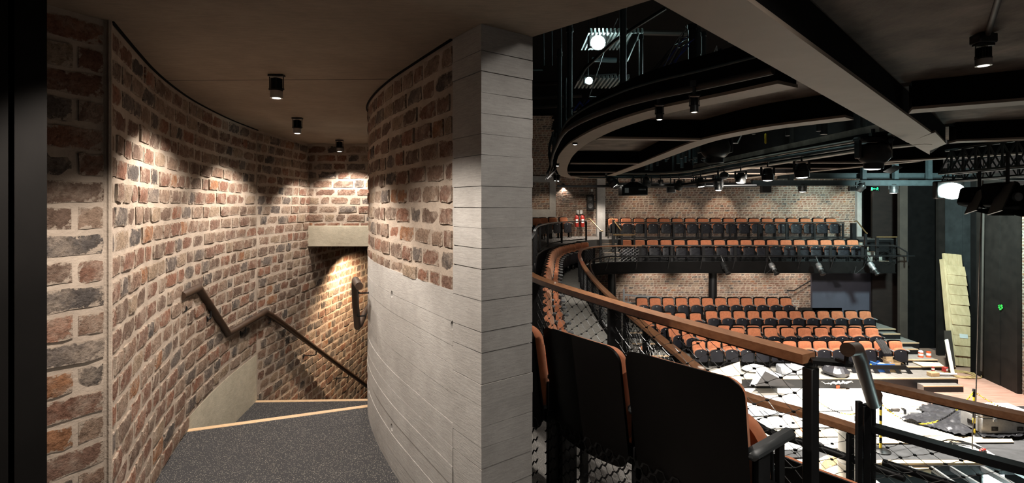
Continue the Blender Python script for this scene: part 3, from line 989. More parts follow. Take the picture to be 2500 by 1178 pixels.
cv1 = smooth_path([(*p, 0) for p in [(1.60, 2.92), (1.54, 3.02), (1.417, 3.227), (1.163, 3.61), (1.033, 3.911), (.882, 4.467), (.80, 5.05), (.74, 5.9), (.78, 7.5), (1.04, 10.4), (1.35, 12.3), (1.8, 13.3)]], .12)
cv2 = smooth_path([(*p, 0) for p in [(2.70, 4.03), (2.55, 4.22), (2.34, 4.51), (2.19, 4.95), (2.09, 5.51), (2.14, 6.8), (2.22, 8.4), (2.30, 10.6), (2.34, 11.9)]], .12)
rb = ring_beam('curved outer steel beam sweeping under the overhead ring, nearest the pillar', cv1)
m2 = MB(); m2.sweep([Vector((p.x, p.y, FZ + .022)) for p in cv1], .02, .27, off=-.085); obj('fascia', m2, M['blackmat'], rb)
ring_beam('curved inner steel beam of the overhead ring left of the diagonal beam', cv2)
ring_beam('straight steel joist meeting the diagonal beam under the large soffit panel', [(2.95, 3.73), (3.44, 3.42), (4.4, 2.85)])
ring_beam('narrow steel joist at the tip of the diagonal beam', [(4.86, 5.56), (5.43, 5.34), (6.6, 4.9)])
ring_beam('distant steel joist above the floodlit truss', [(5.9, 8.3), (6.11, 8.06), (6.95, 6.84), (8, 5.6)])
ring_beam('straight inner beam of the far overhead limb', [(4.50, 12.4), (4.5, 9.4), (4.5, 6.4), (4.75, 5.75)], .14)
ring_beam('straight outer beam of the far overhead limb', [(6.15, 13.2), (6.2, 11), (6.34, 9.1), (6.45, 8.0)], .16)
ring_beam('steel end beam closing the far end of the overhead ring', [(1.5, 13.0), (3.5, 13.5), (6.3, 13.2)], .2)
for i, (a, b, y0, y1, lab) in enumerate(((.80, 2.08, 5.28, 5.40, 'first and widest cross joist of the curved ring'), (.88, 2.22, 8.45, 8.50, 'second cross joist of the curved ring'), (1.05, 2.28, 10.7, 10.7, 'third cross joist of the curved ring'), (1.3, 2.34, 12.2, 12.2, 'last short cross joist of the curved ring'),
                                         (4.5, 6.35, 8.3, 8.35, 'nearest cross joist of the far limb'), (4.5, 6.3, 9.6, 9.6, 'middle cross joist of the far limb'), (4.5, 6.2, 11.3, 11.3, 'farthest cross joist of the far limb'))):
    ring_beam('steel joist with uplight-toned underside, ' + lab, [(a + .1, y0), ((a + b) / 2, (y0 + y1) / 2), (b - .09, y1)], .12, 'joist', 'cross_joist')
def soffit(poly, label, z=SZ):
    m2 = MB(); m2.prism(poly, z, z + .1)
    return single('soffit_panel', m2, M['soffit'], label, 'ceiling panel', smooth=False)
def c_at(c, y):
    return min(c, key=lambda p: abs(p.y - y)).x
ys = [3.2, 3.6, 4.2, 4.8, 5.3]
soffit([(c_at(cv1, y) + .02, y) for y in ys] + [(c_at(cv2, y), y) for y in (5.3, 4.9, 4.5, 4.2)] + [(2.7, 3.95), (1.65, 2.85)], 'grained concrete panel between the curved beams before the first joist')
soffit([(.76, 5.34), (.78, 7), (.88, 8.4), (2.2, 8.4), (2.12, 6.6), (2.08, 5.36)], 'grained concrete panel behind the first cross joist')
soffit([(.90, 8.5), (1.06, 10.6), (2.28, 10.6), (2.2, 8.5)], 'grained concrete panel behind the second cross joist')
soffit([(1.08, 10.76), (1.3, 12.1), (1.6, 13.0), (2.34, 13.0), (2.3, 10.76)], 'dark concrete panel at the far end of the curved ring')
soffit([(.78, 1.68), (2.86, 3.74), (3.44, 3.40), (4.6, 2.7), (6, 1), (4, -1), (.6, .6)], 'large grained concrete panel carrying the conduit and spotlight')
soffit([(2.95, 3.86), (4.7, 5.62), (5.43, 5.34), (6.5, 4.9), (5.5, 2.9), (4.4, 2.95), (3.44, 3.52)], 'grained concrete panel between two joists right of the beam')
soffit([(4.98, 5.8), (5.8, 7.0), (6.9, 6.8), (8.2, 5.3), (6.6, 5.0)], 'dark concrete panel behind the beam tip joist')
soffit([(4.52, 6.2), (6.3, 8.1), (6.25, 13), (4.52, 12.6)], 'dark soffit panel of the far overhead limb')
# conduit and fixture on the large soffit
m2 = MB(); m2.tube([G(2462, -130, SZ - .012), G(2437, 0, SZ - .012), G(2412, 82, SZ - .012)], .013, 10)
single('conduit', m2, M['post'], 'grey conduit tube running along the large soffit to the spotlight', 'conduit')
tp = Vector(G(2401, 84, SZ - .005))
m2 = MB(); m2.box(tp - Vector((0, 0, .025)), (.095, .07, .05), bev=.006)
jb = single('junction_box', m2, M['heat'], 'black junction box at the end of the soffit conduit', 'junction box')
downlight('black finned spotlight hanging from the junction box on the soffit', tp - Vector((0, 0, .05)), h=.115, r=.036, power=45, spot=130, color=WHITE)
downlight('black spotlight on the large soffit, outside the view beyond the beam', (1.6, .75, SZ - .002), power=95, spot=150, blend=.3, color=WHITE, aim=(1.2, 1.3, -1.4))
# lighting bar outside the curved ring, its brackets and spotlights
cvb = smooth_path([(1.43, 2.76, .735), (1.156, 3.16, .735), (.96, 3.42, .735), (.80, 3.72, .735), (.62, 4.35, .735), (.53, 5.03, .735), (.55, 6.2, .735), (.61, 7.6, .735), (.72, 9.2, .735), (.92, 11, .735), (1.15, 12.9, .735)], .1)
m2 = MB(); m2.tube(cvb, .022, 10)
single('lighting_bar', m2, M['post'], 'curved lighting bar following the outer edge of the overhead ring', 'lighting bar')
m2 = MB(); m2.tube([p + Vector((.03, .01, .11)) for p in cvb], .009, 8)
single('cable_tray_rod', m2, M['teal'], 'thin upper rod above the curved lighting bar', 'rod')
CB = Path(cvb)
def pend_spot(label, px, py_lens, d, h=.13, r=.03, bright='lens', power=0, Y=None, aim=None):
    p = CB.at(d)[0] if Y is None else Vector(W(px, py_lens, Y))
    Y = p.y
    lens_z = (CY - py_lens) / F * Y
    top = Vector(((px - CX) / F * Y, Y, lens_z + h))
    t = downlight(label, top, h=h, r=r, power=power, spot=104, lensmat=bright, color=WHITE, aim=(top + Vector(aim)) if aim else None)
    for c_ in t.children:
        if c_.name.startswith('collar'): c_.data.materials[0] = M['heat']
    return t
def stem(px, pytop, pybot, Y, r=.012, label='black suspension stem'):
    m2 = MB(); m2.tube([W(px, pytop, Y), W(px, pybot, Y)], r, 8)
    m2.lathe([(r * 2.2, -.02), (r * 2.2, .02)], W(px, pytop, Y), None, 8)
    return single('suspension_stem', m2, M['heat'], label, 'stem')
pend_spot('glaring spotlight hanging from the curved lighting bar', 1610, 292, 0, .11, .026, power=90, Y=3.55, aim=(-.3, .3, -2)); stem(1608, 232, 256, 3.55, label='black stem above the glaring spotlight')
pend_spot('square-bodied black spotlight right of the glaring one', 1695, 274, 0, .11, .026, 'lens_dim', power=70, Y=3.15, aim=(-.2, -.5, -2)); stem(1695, 205, 231, 3.15, label='black stem above the square-bodied spotlight')
pend_spot('small lit spotlight on the curved bar, upper of the left pair', 1404, 353, 0, .10, .03, power=110, Y=5.6, aim=(.4, .6, -2))
pend_spot('small lit spotlight on the curved bar, lower of the left pair', 1378, 365, 0, .10, .03, power=110, Y=6.4, aim=(.5, 1.2, -2))
pend_spot('tiny lit spotlight at the far left bend of the bar', 1361, 405, 0, .10, .03, power=150, Y=8.4, aim=(.5, 1.5, -2))
pend_spot('tiny lit spotlight below the far bend, left of two', 1355, 441, 0, .17, .035, power=170, Y=11.3, aim=(.5, 2.2, -2))
pend_spot('tiny lit spotlight below the far bend, right of two', 1363, 442, 0, .17, .035, Y=11.5)
pend_spot('round lit spotlight against the brick beside the pillar', 1376, 454, 0, .12, .05, power=60, Y=21.93)
# lighting bar on the far limb and its lanterns
bar2 = smooth_path([(4.06, 5.4, .69), (3.98, 6.6, .69), (3.92, 8.2, .69), (3.92, 10, .69), (3.93, 11.4, .69), (3.6, 12.0, .69), (2.8, 12.3, .69), (1.9, 12.5, .69)], .15)
m2 = MB(); m2.tube(bar2, .03, 10)
single('lighting_bar', m2, M['teal'], 'long lighting bar carrying the row of theatre lanterns', 'lighting bar')
m2 = MB(); m2.tube([p + Vector((.06, .02, .07)) for p in bar2], .022, 8)
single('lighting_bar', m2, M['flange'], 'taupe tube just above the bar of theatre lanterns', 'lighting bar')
m2 = MB(); m2.tube([p + Vector((-.05, .1, -.22)) for p in bar2[-30:]] , .03, 8)
m2.tube([(1.2, 13.4, .50), (4.5, 13.8, .50), (6.6, 13.6, .52)], .03, 8)
single('lighting_bar', m2, M['black'], 'black lower bar at the far end of the overhead ring', 'lighting bar')
def lantern(label, px, py, Y, w, tilt=(0, 0), lit='lens', body='heat', power=0, aim=None, spot=60, hang=None, group=None, color=WHITE):
    """theatre lantern: hook clamp, yoke, cylindrical body with cooling rings, lit lens; px,py = middle of its lens"""
    c = Vector(W(px, py, Y))
    Mx = Matrix.Rotation(R(tilt[0]), 3, 'X') @ Matrix.Rotation(R(tilt[1]), 3, 'Y')
    t = thing('theatre_lantern', label, 'lantern', c, 0, group)
    r = w / 2
    L = w * 1.05
    m2 = MB(); m2.lathe([(r * .96, 0), (r, .01), (r, L * .45), (r * .9, L * .5), (r * .9, L * .56), (r * .8, L * .6), (r * .8, L * .8), (r * .55, L)], c, Mx, 18)
    obj('body', m2, M[body], t)
    m2 = MB(); m2.lathe([(0, -.012), (r * .5, -.008), (r * .88, .004)], c, Mx, 18)
    obj('lens', m2, M[lit], t)
    m2 = MB()
    top = (hang if hang is not None else c.z + L * 1.5)
    ctr = c + Mx @ Vector((0, 0, L * .5))
    for sx in (-1, 1):
        m2.bar(ctr + Vector((sx * r * 1.1, 0, -.02)), ctr + Vector((sx * r * 1.1, 0, L * .62)), .012, .03, roll=0)
    m2.bar(ctr + Vector((-r * 1.1, 0, L * .62)), ctr + Vector((r * 1.1, 0, L * .62)), .03, .012)
    obj('yoke', m2, M['heat'], t)
    zt = ctr.z + L * .62
    m2 = MB(); m2.tube([(ctr.x, ctr.y, zt), (ctr.x, ctr.y, max(top, zt + .04))], .012, 6)
    m2.box((ctr.x, ctr.y, max(top, zt + .04)), (.05, .05, .05), bev=.008)
    obj('hook_clamp', m2, M['heat'], t)
    if power:
        d = Mx @ Vector((0, 0, -1))
        lamp('lantern_beam', 'SPOT', c + d * .03, power, color, aim if aim is not None else c + d * 3, spot, .6, r * .6)
    return t
lan = [
 (1502, 452, 12.35, .24, (0, -38), 'lens', 'angled black lantern left of the projector'),
 (1579, 456, 12.15, .22, (20, -12), 'lens', 'lit black lantern just right of the projector'),
 (1612, 447, 12.0, .08, (35, 0), 'lens', 'tiny glaring lamp between the projector and the paired lanterns'),
 (1655, 461, 11.6, .20, (25, 8), 'lens', 'bright double-lensed lantern over the brick wall'),
 (1692, 449, 11.0, .08, (35, 0), 'lens', 'small point lamp right of the double-lensed lantern'),
 (1712, 455, 10.5, .18, (0, -8), 'lens', 'third large lantern on the bar, white lens facing down'),
 (1752, 451, 9.7, .16, (0, 0), 'lens', 'narrow lantern beside the camera dome'),
 (1754, 464, 9.5, .14, (0, 0), 'lens', 'short black can directly below the narrow lantern'),
 (1807, 446, 8.8, .17, (0, 6), 'lens', 'lantern right of the camera dome'),
 (1874, 440, 7.9, .18, (0, 0), 'lens', 'second large lantern on the bar, brown beams behind'),
 (1958, 433, 6.95, .19, (0, -3), 'lens', 'largest lit lantern left of the moving head'),
 (1959, 468, 16.5, .25, (0, 0), 'lens', 'black can against the brick under the gantry'),
 (2181, 471, 16.5, .27, (0, 0), 'lens', 'black can under the gantry beside the exit sign'),
 (2094, 464, 16.5, .25, (40, 20), 'lens', 'bright flood lantern at the end of the brick wall'),
 (2107, 460, 16.5, .09, (60, 0), 'lens', 'tiny white lamp right of the bright flood'),
]
for k, (px, py, Y, w, tl, lit, lab) in enumerate(lan):
    pw = 0; aim = None; sp = 70
    lantern(lab, px, py, Y, w, tl, lit, hang=(.69 if Y < 12.5 else .60))
lamp('corner_fill_beam', 'SPOT', (3.4, 20.6, .66), 330, WARM, (3.7, 20.7, -2), 120, .7, .06)  # added fill with no fixture, brightens the corner steps and pillar
# wall washing lantern beams near the brick wall; last two are added fill
for (px, py, e, s) in ((1660, 505, 130, 60), (1758, 478, 190, 46), (1860, 500, 110, 60), (1975, 485, 150, 56), (2060, 480, 120, 60), (1560, 480, 130, 60), (1330, 500, 70, 70), (1420, 505, 60, 60)):
    q = Vector(W(px, py + 25, 22))
    lamp('wall_wash_beam', 'SPOT', (q.x, 20.2, .75), e, (1, .84, .66), q + Vector((0, 0, -.3)), s, .7, .06)
for (px, e) in ((1580, 170), (1700, 170), (1820, 200), (1930, 190), (2050, 90)):
    q = Vector(((px - CX) / F * 22, 22, -3.8))
    lamp('stalls_downlight_beam', 'SPOT', (q.x, 20.9, LOW - .35), e * .75, WARM, q, 100, .6, .06)
# dark cans without light
for (px, py, Y, w, lab) in ((1637, 470, 11.8, .20, 'small black wedge loudspeaker hanging between lit lanterns'), (1868, 470, 16.5, .32, 'unlit black can under the gantry'), (2080, 466, 16.52, .23, 'unlit black can left of the bright flood')):
    c = Vector(W(px, py, Y))
    t = thing('hanging_speaker', lab, 'loudspeaker', c)
    m2 = MB(); m2.prism([(c.x - w / 2, c.y - w * .3), (c.x + w / 2, c.y - w * .3), (c.x + w * .38, c.y + w * .3), (c.x - w * .38, c.y + w * .3)], c.z, c.z + w * .7)
    obj('cabinet', m2, M['heat'], t, smooth=False)
    m2 = MB(); m2.box((c.x, c.y - w * .31, c.z + w * .35), (w * .86, .01, w * .58)); obj('grille', m2, M['blackmat'], t)
    m2 = MB(); m2.tube([(c.x, c.y, c.z + w * .7), (c.x, c.y, .70 if c.y < 13 else .78)], .012, 6); obj('hanger', m2, M['heat'], t)
# projector
c = Vector(W(1545, 466, 12.25))
t = thing('projector', 'wide black video projector hanging in front of the brick wall', 'projector', c)
m2 = MB(); m2.box(c, (.62, .45, .22), bev=.02); obj('body', m2, M['shell'], t)
m2 = MB(); m2.prism([(c.x - .28, c.y - .2), (c.x + .28, c.y - .2), (c.x + .28, c.y + .2), (c.x - .28, c.y + .2)], c.z + .10, lambda x, y: c.z + .14); m2.add([(c.x - .26, c.y - .18, c.z + .12), (c.x + .26, c.y - .18, c.z + .12), (c.x + .08, c.y - .1, c.z + .22), (c.x - .08, c.y - .1, c.z + .22), (c.x - .26, c.y + .18, c.z + .12), (c.x + .26, c.y + .18, c.z + .12), (c.x + .08, c.y + .1, c.z + .22), (c.x - .08, c.y + .1, c.z + .22)], [(0, 1, 2, 3), (5, 4, 7, 6), (1, 5, 6, 2), (4, 0, 3, 7), (3, 2, 6, 7)])
obj('top_cowl', m2, M['shell'], t, smooth=False)
m2 = MB(); m2.box(c + Vector((-.2, -.228, .01)), (.09, .012, .11)); obj('lens_window', m2, M['arm'], t)
m2 = MB()
for k in range(6): m2.box(c + Vector((.17 + .03 * (k - 2.5), -.228, .03)), (.018, .01, .035))
obj('vent', m2, M['arm'], t)
m2 = MB(); m2.tube([c + Vector((0, 0, .2)), (c.x, c.y, .70)], .03, 8); m2.box(c + Vector((0, 0, .26)), (.09, .09, .06)); obj('hanger', m2, M['heat'], t)
# camera dome
c = Vector(W(1768, 432, 9.4))
t = thing('dome_camera', 'black dome camera with a clear half-globe among the lanterns', 'camera', c)
m2 = MB(); m2.lathe([(.075, .0), (.08, .02), (.08, .06), (.05, .09), (.02, .10)], c, None, 18); obj('housing', m2, M['heat'], t)
m2 = MB(); m2.lathe([(.0, -.05), (.03, -.045), (.05, -.03), (.06, 0)], c, None, 18); obj('dome', m2, M['glass'], t)
m2 = MB(); m2.tube([c + Vector((0, 0, .1)), (c.x, c.y, .70)], .012, 6); obj('hanger', m2, M['heat'], t)
# moving heads
for (px, py, Y, w, lab, lit) in ((2132, 412, 5.5, .19, 'large black moving head with a glowing lens below the beam', 'lens'), (1745, 398, 7.6, .26, 'large unlit black moving head in the ring opening', None)):
    c = Vector(W(px, py, Y))
    t = thing('moving_head', lab, 'moving light', c)
    m2 = MB(); m2.lathe([(w * .46, .0), (w * .5, .012), (w * .5, w * .32), (w * .62, w * .4), (w * .80, w * .62), (w * .84, w * .95), (w * .70, w * 1.35), (w * .3, w * 1.5)], c, Matrix.Rotation(R(4), 3, 'X'), 22); obj('head', m2, M['heat'], t)
    if lit:
        m2 = MB(); m2.lathe([(0, -.012), (w * .25, -.009), (w * .45, .002)], c, None, 20); obj('lens', m2, M['lens'], t)
    m2 = MB()
    for sx in (-1, 1): m2.box(c + Vector((sx * w * .88, 0, w * 1.15)), (w * .16, w * .5, w * 1.1), bev=.01)
    m2.box(c + Vector((0, 0, w * 1.7)), (w * 1.9, w * .8, w * .3), bev=.015)
    obj('yoke', m2, M['heat'], t)
    m2 = MB(); q = c + Vector((w * (.9 if lit else -.55), -w * .3, -w * .05)); m2.box(q, (w * .75, .1, .006), Matrix.Rotation(-.5 if lit else .5, 3, 'Y') @ Matrix.Rotation(.3, 3, 'X')); obj('barn_door', m2, M['arm'], t)
    m2 = MB(); m2.box(c + Vector((w * .2, -.02, w * 1.95)), (w * .9, w * .25, w * .2)); m2.tube([c + Vector((0, 0, w * 1.9)), (c.x, c.y, max(.78, c.z + w * 2.3))], .02, 6); obj('hook_clamp', m2, M['heat'], t)
# ================================================================ GUARD RAILS
def net_mb(path, z0, z1, cell=.075, r=.0012, ferr=.0045, sag=.006, off=0.0, rng=None):
    """diamond cable net along a plan path: two families of cables meeting in ferrules"""
    P = Path([(p[0], p[1], 0) for p in path])
    rng = rng or random.Random(5)
    nx = max(2, int(P.L / cell)); nz = max(2, int((z1 - z0) / (cell * .62)))
    wires = MB(); fer = MB()
    pos = {}
    def node(i, j):
        if (i, j) not in pos:
            q, t = P.at(P.L * i / nx)
            nr = Vector((t.y, -t.x, 0))
            z = z0 + (z1 - z0) * j / nz
            edge = j in (0, nz)
            pos[(i, j)] = q + nr * off + Vector((0, 0, z)) + (Vector((0, 0, 0)) if edge else t * rng.uniform(-sag, sag) + Vector((0, 0, rng.uniform(-sag, sag))))
        return pos[(i, j)]
    for i in range(nx + 1):
        for j in range(nz + 1):
            if (i + j) % 2: continue
            for dj in (-1, 1):
                i2, j2 = i + 1, j + dj
                if 0 <= j2 <= nz and i2 <= nx:
                    a, b = node(i, j), node(i2, j2)
                    m = (a + b) / 2 + Vector((0, 0, -sag * .5 * dj))
                    wires.tube([a, m, b], r, 3, False)
            p = node(i, j)
            fer.box(p, (ferr * 2.2, ferr * 2, ferr * 1.3))
    return wires, fer
def guard(label, path3, ztop, zbot, wood=True, rail_w=.085, rail_h=.038, posts=(), post=(.018, .085), net=True, cell=.075, r=.0012, ferr=.0045, postz=None, wood_mat='rail', group=None, zrail2=None, netoff=0.0, bottom=True, fer=True, wire='wire'):
    path3 = [Vector(p) for p in path3]
    t = thing('guard_rail', label, 'guard rail', (path3[0].x, path3[0].y, zbot), 0, group)
    m2 = MB()
    if wood:
        m2.sweep(path3, rail_w, rail_h, dz=-rail_h)
        obj('top_rail', m2, M[wood_mat], t)
        m2 = MB(); m2.sweep(path3, rail_w * .55, .012, dz=-rail_h - .0125)
        obj('flat_bar', m2, M['black'], t)
    else:
        m2.tube(path3, rail_w / 2, 8); obj('top_rail', m2, M[wood_mat], t)
    P = Path(path3)
    for d in posts:
        p, tg = P.at(d)
        m2 = MB(); ang = math.atan2(tg.y, tg.x)
        zt = p.z - rail_h - .012
        m2.box((p.x, p.y, (zt + zbot) / 2), (post[0], post[1], zt - zbot), ang, bev=.002)
        obj('post', m2, M['black'], t)
    if bottom:
        m2 = MB(); m2.sweep([Vector((p.x, p.y, zbot + .05)) for p in path3], .012, .035); obj('bottom_rail', m2, M['black'], t)
    if net:
        w, f = net_mb(path3, zbot + .085, P.p[0].z - rail_h - .02, cell, r, ferr, off=netoff)
        n = obj('cable_net', w, M[wire], t, 'stuff', smooth=False)
        if fer: obj('net_ferrules', f, M['ferrule'], n, 'stuff', smooth=False)
    return t
d_end = R1.near(.16, 4.7)
gp = R1.cut(0, d_end)
RG = Path(gp)
tg = guard('near oiled hardwood guard rail with cable net, running behind the dark seats', gp, -.6, UP, posts=(RG.near(.625, 3.17), RG.near(.21, 4.24)), post=(.02, .095), cell=.062, r=.0017, ferr=.0055)
m2 = MB(); m2.box((1.207, 2.036, (UP - .655) / 2 - .0), (.042, .05, abs(UP + .655)), R(-62), bev=.003)
obj('end_post', m2, M['black'], tg)
gp = R1.cut(R1.near(.10, 5.6), R1.L)
RG = Path(gp)
guard('far stretch of the upper gallery guard, grey rail curving toward the extinguishers', gp, -.6, UP + .07, wood=True, rail_w=.06, rail_h=.03, wood_mat='arm', posts=[RG.L * k / 9 for k in range(1, 10)], post=(.05, .06), cell=.12, r=.003, fer=False, wire='post')
# lower gallery front
gp = R2.cut(0, R2.L - 9.5)
RG = Path(gp)
guard('long hardwood guard rail edging the lower gallery, sweeping away in a curve', gp, -1.5, LOW + .05, rail_w=.10, rail_h=.04, posts=[.06] + [RG.L * k / 17 for k in range(1, 17)], post=(.02, .09), cell=.085, r=.0022, ferr=.007)
gp = R2.cut(R2.L - 9.55, R2.L)
RG = Path(gp)
guard('straight guard of the far lower gallery, below the darker seats', gp, -1.5, LOW + .05, rail_w=.05, rail_h=.03, wood_mat='post', posts=[RG.L * k / 8 for k in range(9)], post=(.10, .05), cell=.13, r=.003, fer=False, wire='heat')
# outrigger lighting pipe below the lower gallery rail
pipe = []
for p, d in zip(R2.p, R2.s):
    q, tgn = R2.at(d)
    nr = Vector((tgn.y, -tgn.x, 0))
    pipe.append(Vector((q.x, q.y, -1.88)) + nr * .33)
pt = thing('outrigger_pipe', 'black lighting pipe held outside the lower gallery front', 'lighting pipe', pipe[0])
m2 = MB(); m2.tube([pipe[0] + (pipe[0] - pipe[1]).normalized() * .15] + pipe + [pipe[-1] + Vector((.5, 0, 0))], .028, 10); obj('pipe', m2, M['black'], pt)
for k in range(1, 22):
    d = R2.L * k / 22
    q, tgn = R2.at(d); nr = Vector((tgn.y, -tgn.x, 0))
    a = Vector((q.x, q.y, LOW - .15)) + nr * .06; b = Vector((q.x, q.y, -1.88)) + nr * .33
    m2 = MB(); m2.bar(a, b + Vector((0, 0, .01)), .03, .014); obj('bracket', m2, M['black'], pt)
# far upper gallery guard
xa, xb = 4.15, 13.25
gp = [Vector((xa + (xb - xa) * k / 30, 20.10, -.70)) for k in range(31)]
guard('straight mesh guard of the far upper gallery, in front of the top row', gp, -.70, UP + .10, wood=False, rail_w=.045, rail_h=.02, wood_mat='post', posts=[.05 + 9.0 * k / 8 for k in range(9)], post=(.07, .05), cell=.12, r=.003, fer=False, wire='heat')
# flat bar leading on from the near rail to the steps, stair handrail and gate
m2 = MB(); m2.bar((1.205, 2.03, -.625), (1.335, 1.985, -.625), .055, .014)
single('flat_steel_bar', m2, M['black'], 'black flat bar bridging the near rail end and the stair handrail', 'bar')
hs = [W(2069, 853, 1.93), W(2090, 850, 2.02), W(2098, 870, 2.10), W(2131, 984, 3.10), W(2136, 983, 3.20), W(2141, 962, 3.35)]
t = thing('stair_handrail', 'thick dark handrail tube descending beside the gate posts', 'handrail', hs[3])
m2 = MB(); m2.tube([Vector(p) for p in hs], [.0265, .0265, .0275, .034, .034, .032], 16); obj('rail', m2, M['walnut'], t)
m2 = MB(); m2.tube([W(2068, 858, 1.94), W(2066, 884, 1.95), W(2040, 876, 1.98)], .008, 6); obj('bracket', m2, M['black'], t)
# gate posts at the end of the lower rail
m2 = MB()
t = thing('gate_frame', 'group of black flat steel uprights where the lower rail ends', 'gate frame', (2.36, 3.38, LOW))
for (px, ptop, Y, w) in ((2097, 978, 3.36, .034), (2114, 990, 3.42, .045), (2127, 992, 3.44, .018)):
    p = Vector(W(px, ptop, Y)); m2 = MB(); m2.box((p.x, p.y, (p.z + LOW - .3) / 2), (w, .03, p.z - LOW + .3), bev=.002); obj('upright', m2, M['black'], t)
m2 = MB(); m2.bar(W(2110, 990, 3.42), W(2134, 983, 3.42), .03, .02); obj('top_plate', m2, M['black'], t)
# high guard right of the gate
a = Vector((2.47, 3.44, -1.2)); b = Vector((2.98, 2.93, -1.2)); c = b + (b - a) * 1.0
gp = [a.lerp(c, k / 24) + Vector((-.03, -.03, 0)) * math.sin(PI * min(1, k / 24)) for k in range(25)]
tg = guard('raised hardwood guard rail beyond the gate with cable net below', gp, -1.2, LOW + .05, rail_w=.085, rail_h=.042, posts=(.0, 1.2), post=(.02, .03), net=False, bottom=False)
gp2 = [p + Vector((-.01, -.01, -.315)) for p in gp]
m2 = MB(); m2.sweep(gp2, .085, .045, dz=-.022); obj('mid_rail', m2, M['black'], tg)
w, f = net_mb(gp2, LOW + .1, -1.52, .075, .002, .007)
n = obj('cable_net', w, M['wire'], tg, 'stuff', smooth=False); obj('net_ferrules', f, M['ferrule'], n, 'stuff', smooth=False)
m2 = MB(); m2.tube([p + Vector((.24, .24, -.68)) for p in gp], .028, 10)
single('outrigger_pipe', m2, M['black'], 'short black lighting pipe below the raised guard by the gate', 'lighting pipe')
mb = MB(); mb.sweep([Vector((p.x, p.y, LOW - .2)) for p in gp], .06, .25, off=.03); obj('trim_38', mb, M['black'], None, 'structure')

# ================================================================ SEATS
def expanded_mesh(w, h, nx, nz, sw, d, z0):
    m2 = MB(); cw = w / nx; ch = h / nz
    for j in range(nz):
        for i in range(nx):
            ox = (cw / 2) if j % 2 else 0
            x = -w / 2 + i * cw + ox; z = z0 + j * ch
            pts = [(x, z), (x + cw * .18, z + ch * .28), (x + cw * .32, z + ch), (x + cw * .68, z + ch), (x + cw * .82, z + ch * .28), (x + cw, z)]
            for (x0, za), (x1, zb) in zip(pts, pts[1:]):
                if x0 > w / 2 or x1 > w / 2 + .001: continue
                dx, dz = x1 - x0, zb - za; l = math.hypot(dx, dz); nxx, nzz = -dz / l * sw / 2, dx / l * sw / 2
                m2.add([(x0 - nxx, d, za - nzz), (x1 - nxx, d, zb - nzz), (x1 + nxx, d - .003, zb + nzz), (x0 + nxx, d - .003, za + nzz)], [(0, 1, 2, 3)])
    return m2
def make_seat(label, arm='arm', arms=(-1,), fine=False, wide=1.0, xm=True):
    t = thing('theatre_chair', label, 'chair')
    w = .462 * wide
    sg = 6 if fine else 4
    m2 = MB(); m2.pad(w - .045, .405, .075, .055, (0, .018, .43), R(9), arch=.012, curve=.03, seg=sg); obj('back_cushion', m2, M['velvet'], t, angle=60)
    m2 = MB(); m2.pad(w, .50, -.028, .06, (0, .018, .36), R(9), arch=.014, curve=.03, seg=sg, taper=.04); 
    m2.f = [f[::-1] for f in m2.f]
    obj('back_shell', m2, M['shell'], t, angle=60)
    m2 = MB(); m2.pad(w - .05, .26, .09, .07, (0, .185, .36), R(6), arch=.055, seg=sg); obj('seat_cushion', m2, M['velvet'], t, angle=60)
    m2 = MB(); m2.pad(w - .045, .375, .03, .07, (0, .265, .215), R(6), arch=.055, seg=sg); pan = obj('seat_pan', m2, M['pan'], t, angle=60)
    m2 = MB(); m2.box((0, .267, .575), (.028, .006, .018), Matrix.Rotation(R(6), 3, 'X')); obj('number_plate', m2, M['plug'], pan)
    for sx in (-1, 1):
        m2 = MB(); m2.box((sx * w * .5, .10, .29), (.022, .10, .58), bev=.004); m2.box((sx * w * .5, .09, .008), (.034, .22, .016), bev=.003)
        m2.box((sx * w * .5, .12, .42), (.03, .16, .05), bev=.004)
        obj('leg', m2, M['black'], t)
    for sx in arms:
        m2 = MB(); m2.box((sx * (w * .5 + .012), .15, .60), (.05, .33, .04), Matrix.Rotation(R(-3), 3, 'X'), bev=.014)
        ar = obj('armrest', m2, M[arm], t)
        m2 = MB(); m2.box((sx * (w * .5 + .013), .05, .47), (.016, .035, .22)); m2.box((sx * (w * .5 + .013), .22, .30), (.016, .045, .56)); obj('arm_strut', m2, M['black'], ar)
    if xm:
        m2 = expanded_mesh(w + (.07 if fine else .04), .40 if fine else .30, 8 if fine else 9, 15 if fine else 9, .007 if fine else .009, -.02 if fine else .06, .02)
        obj('mesh_panel', m2, M['black'], t, 'stuff', smooth=False)
    return t
proto = {}
def seat(x, y, z, face, label, group, key='std', jitter=0.0, scale=None):
    """face = plan angle of the direction the sitter looks"""
    if key not in proto:
        kw = {'std': dict(), 'end': dict(arms=(-1, 1)), 'near': dict(fine=True, arm='armdark'), 'nearend': dict(fine=True, arm='armdark', arms=(-1, 1)), 'wide': dict(arms=(-1, 1), arm='armdark', wide=1.03), 'dark': dict(arm='armdark')}[key]
        proto[key] = o = make_seat(label, **kw)
    else:
        o = copy_tree(proto[key])
    o.location = (x, y, z); o.rotation_euler = (0, 0, face - PI / 2 + jitter)
    if scale: o.scale = (1, 1, scale)
    o['label'] = label; o['group'] = group
    return o
# near seats, seen from behind
fx, fy = .77, .64
ctr = Vector((.652, 1.885)); du = Vector((-.320, .380))
near_lab = ['end seat of the near row, dark shell back, armrest toward the gate posts', 'dark-backed seat between the end seat and the seat touching the pillar', 'dark-backed seat partly hidden by the concrete pillar', 'dark-backed seat fourth along the near row, behind the pillar']
for k in range(3):
    p = ctr + du * k
    a = math.atan2(fy, fx) - .08 * k
    seat(p.x, p.y, UP + .002, a, near_lab[k], 'seats of the near upper row', 'nearend' if k == 0 else 'near')
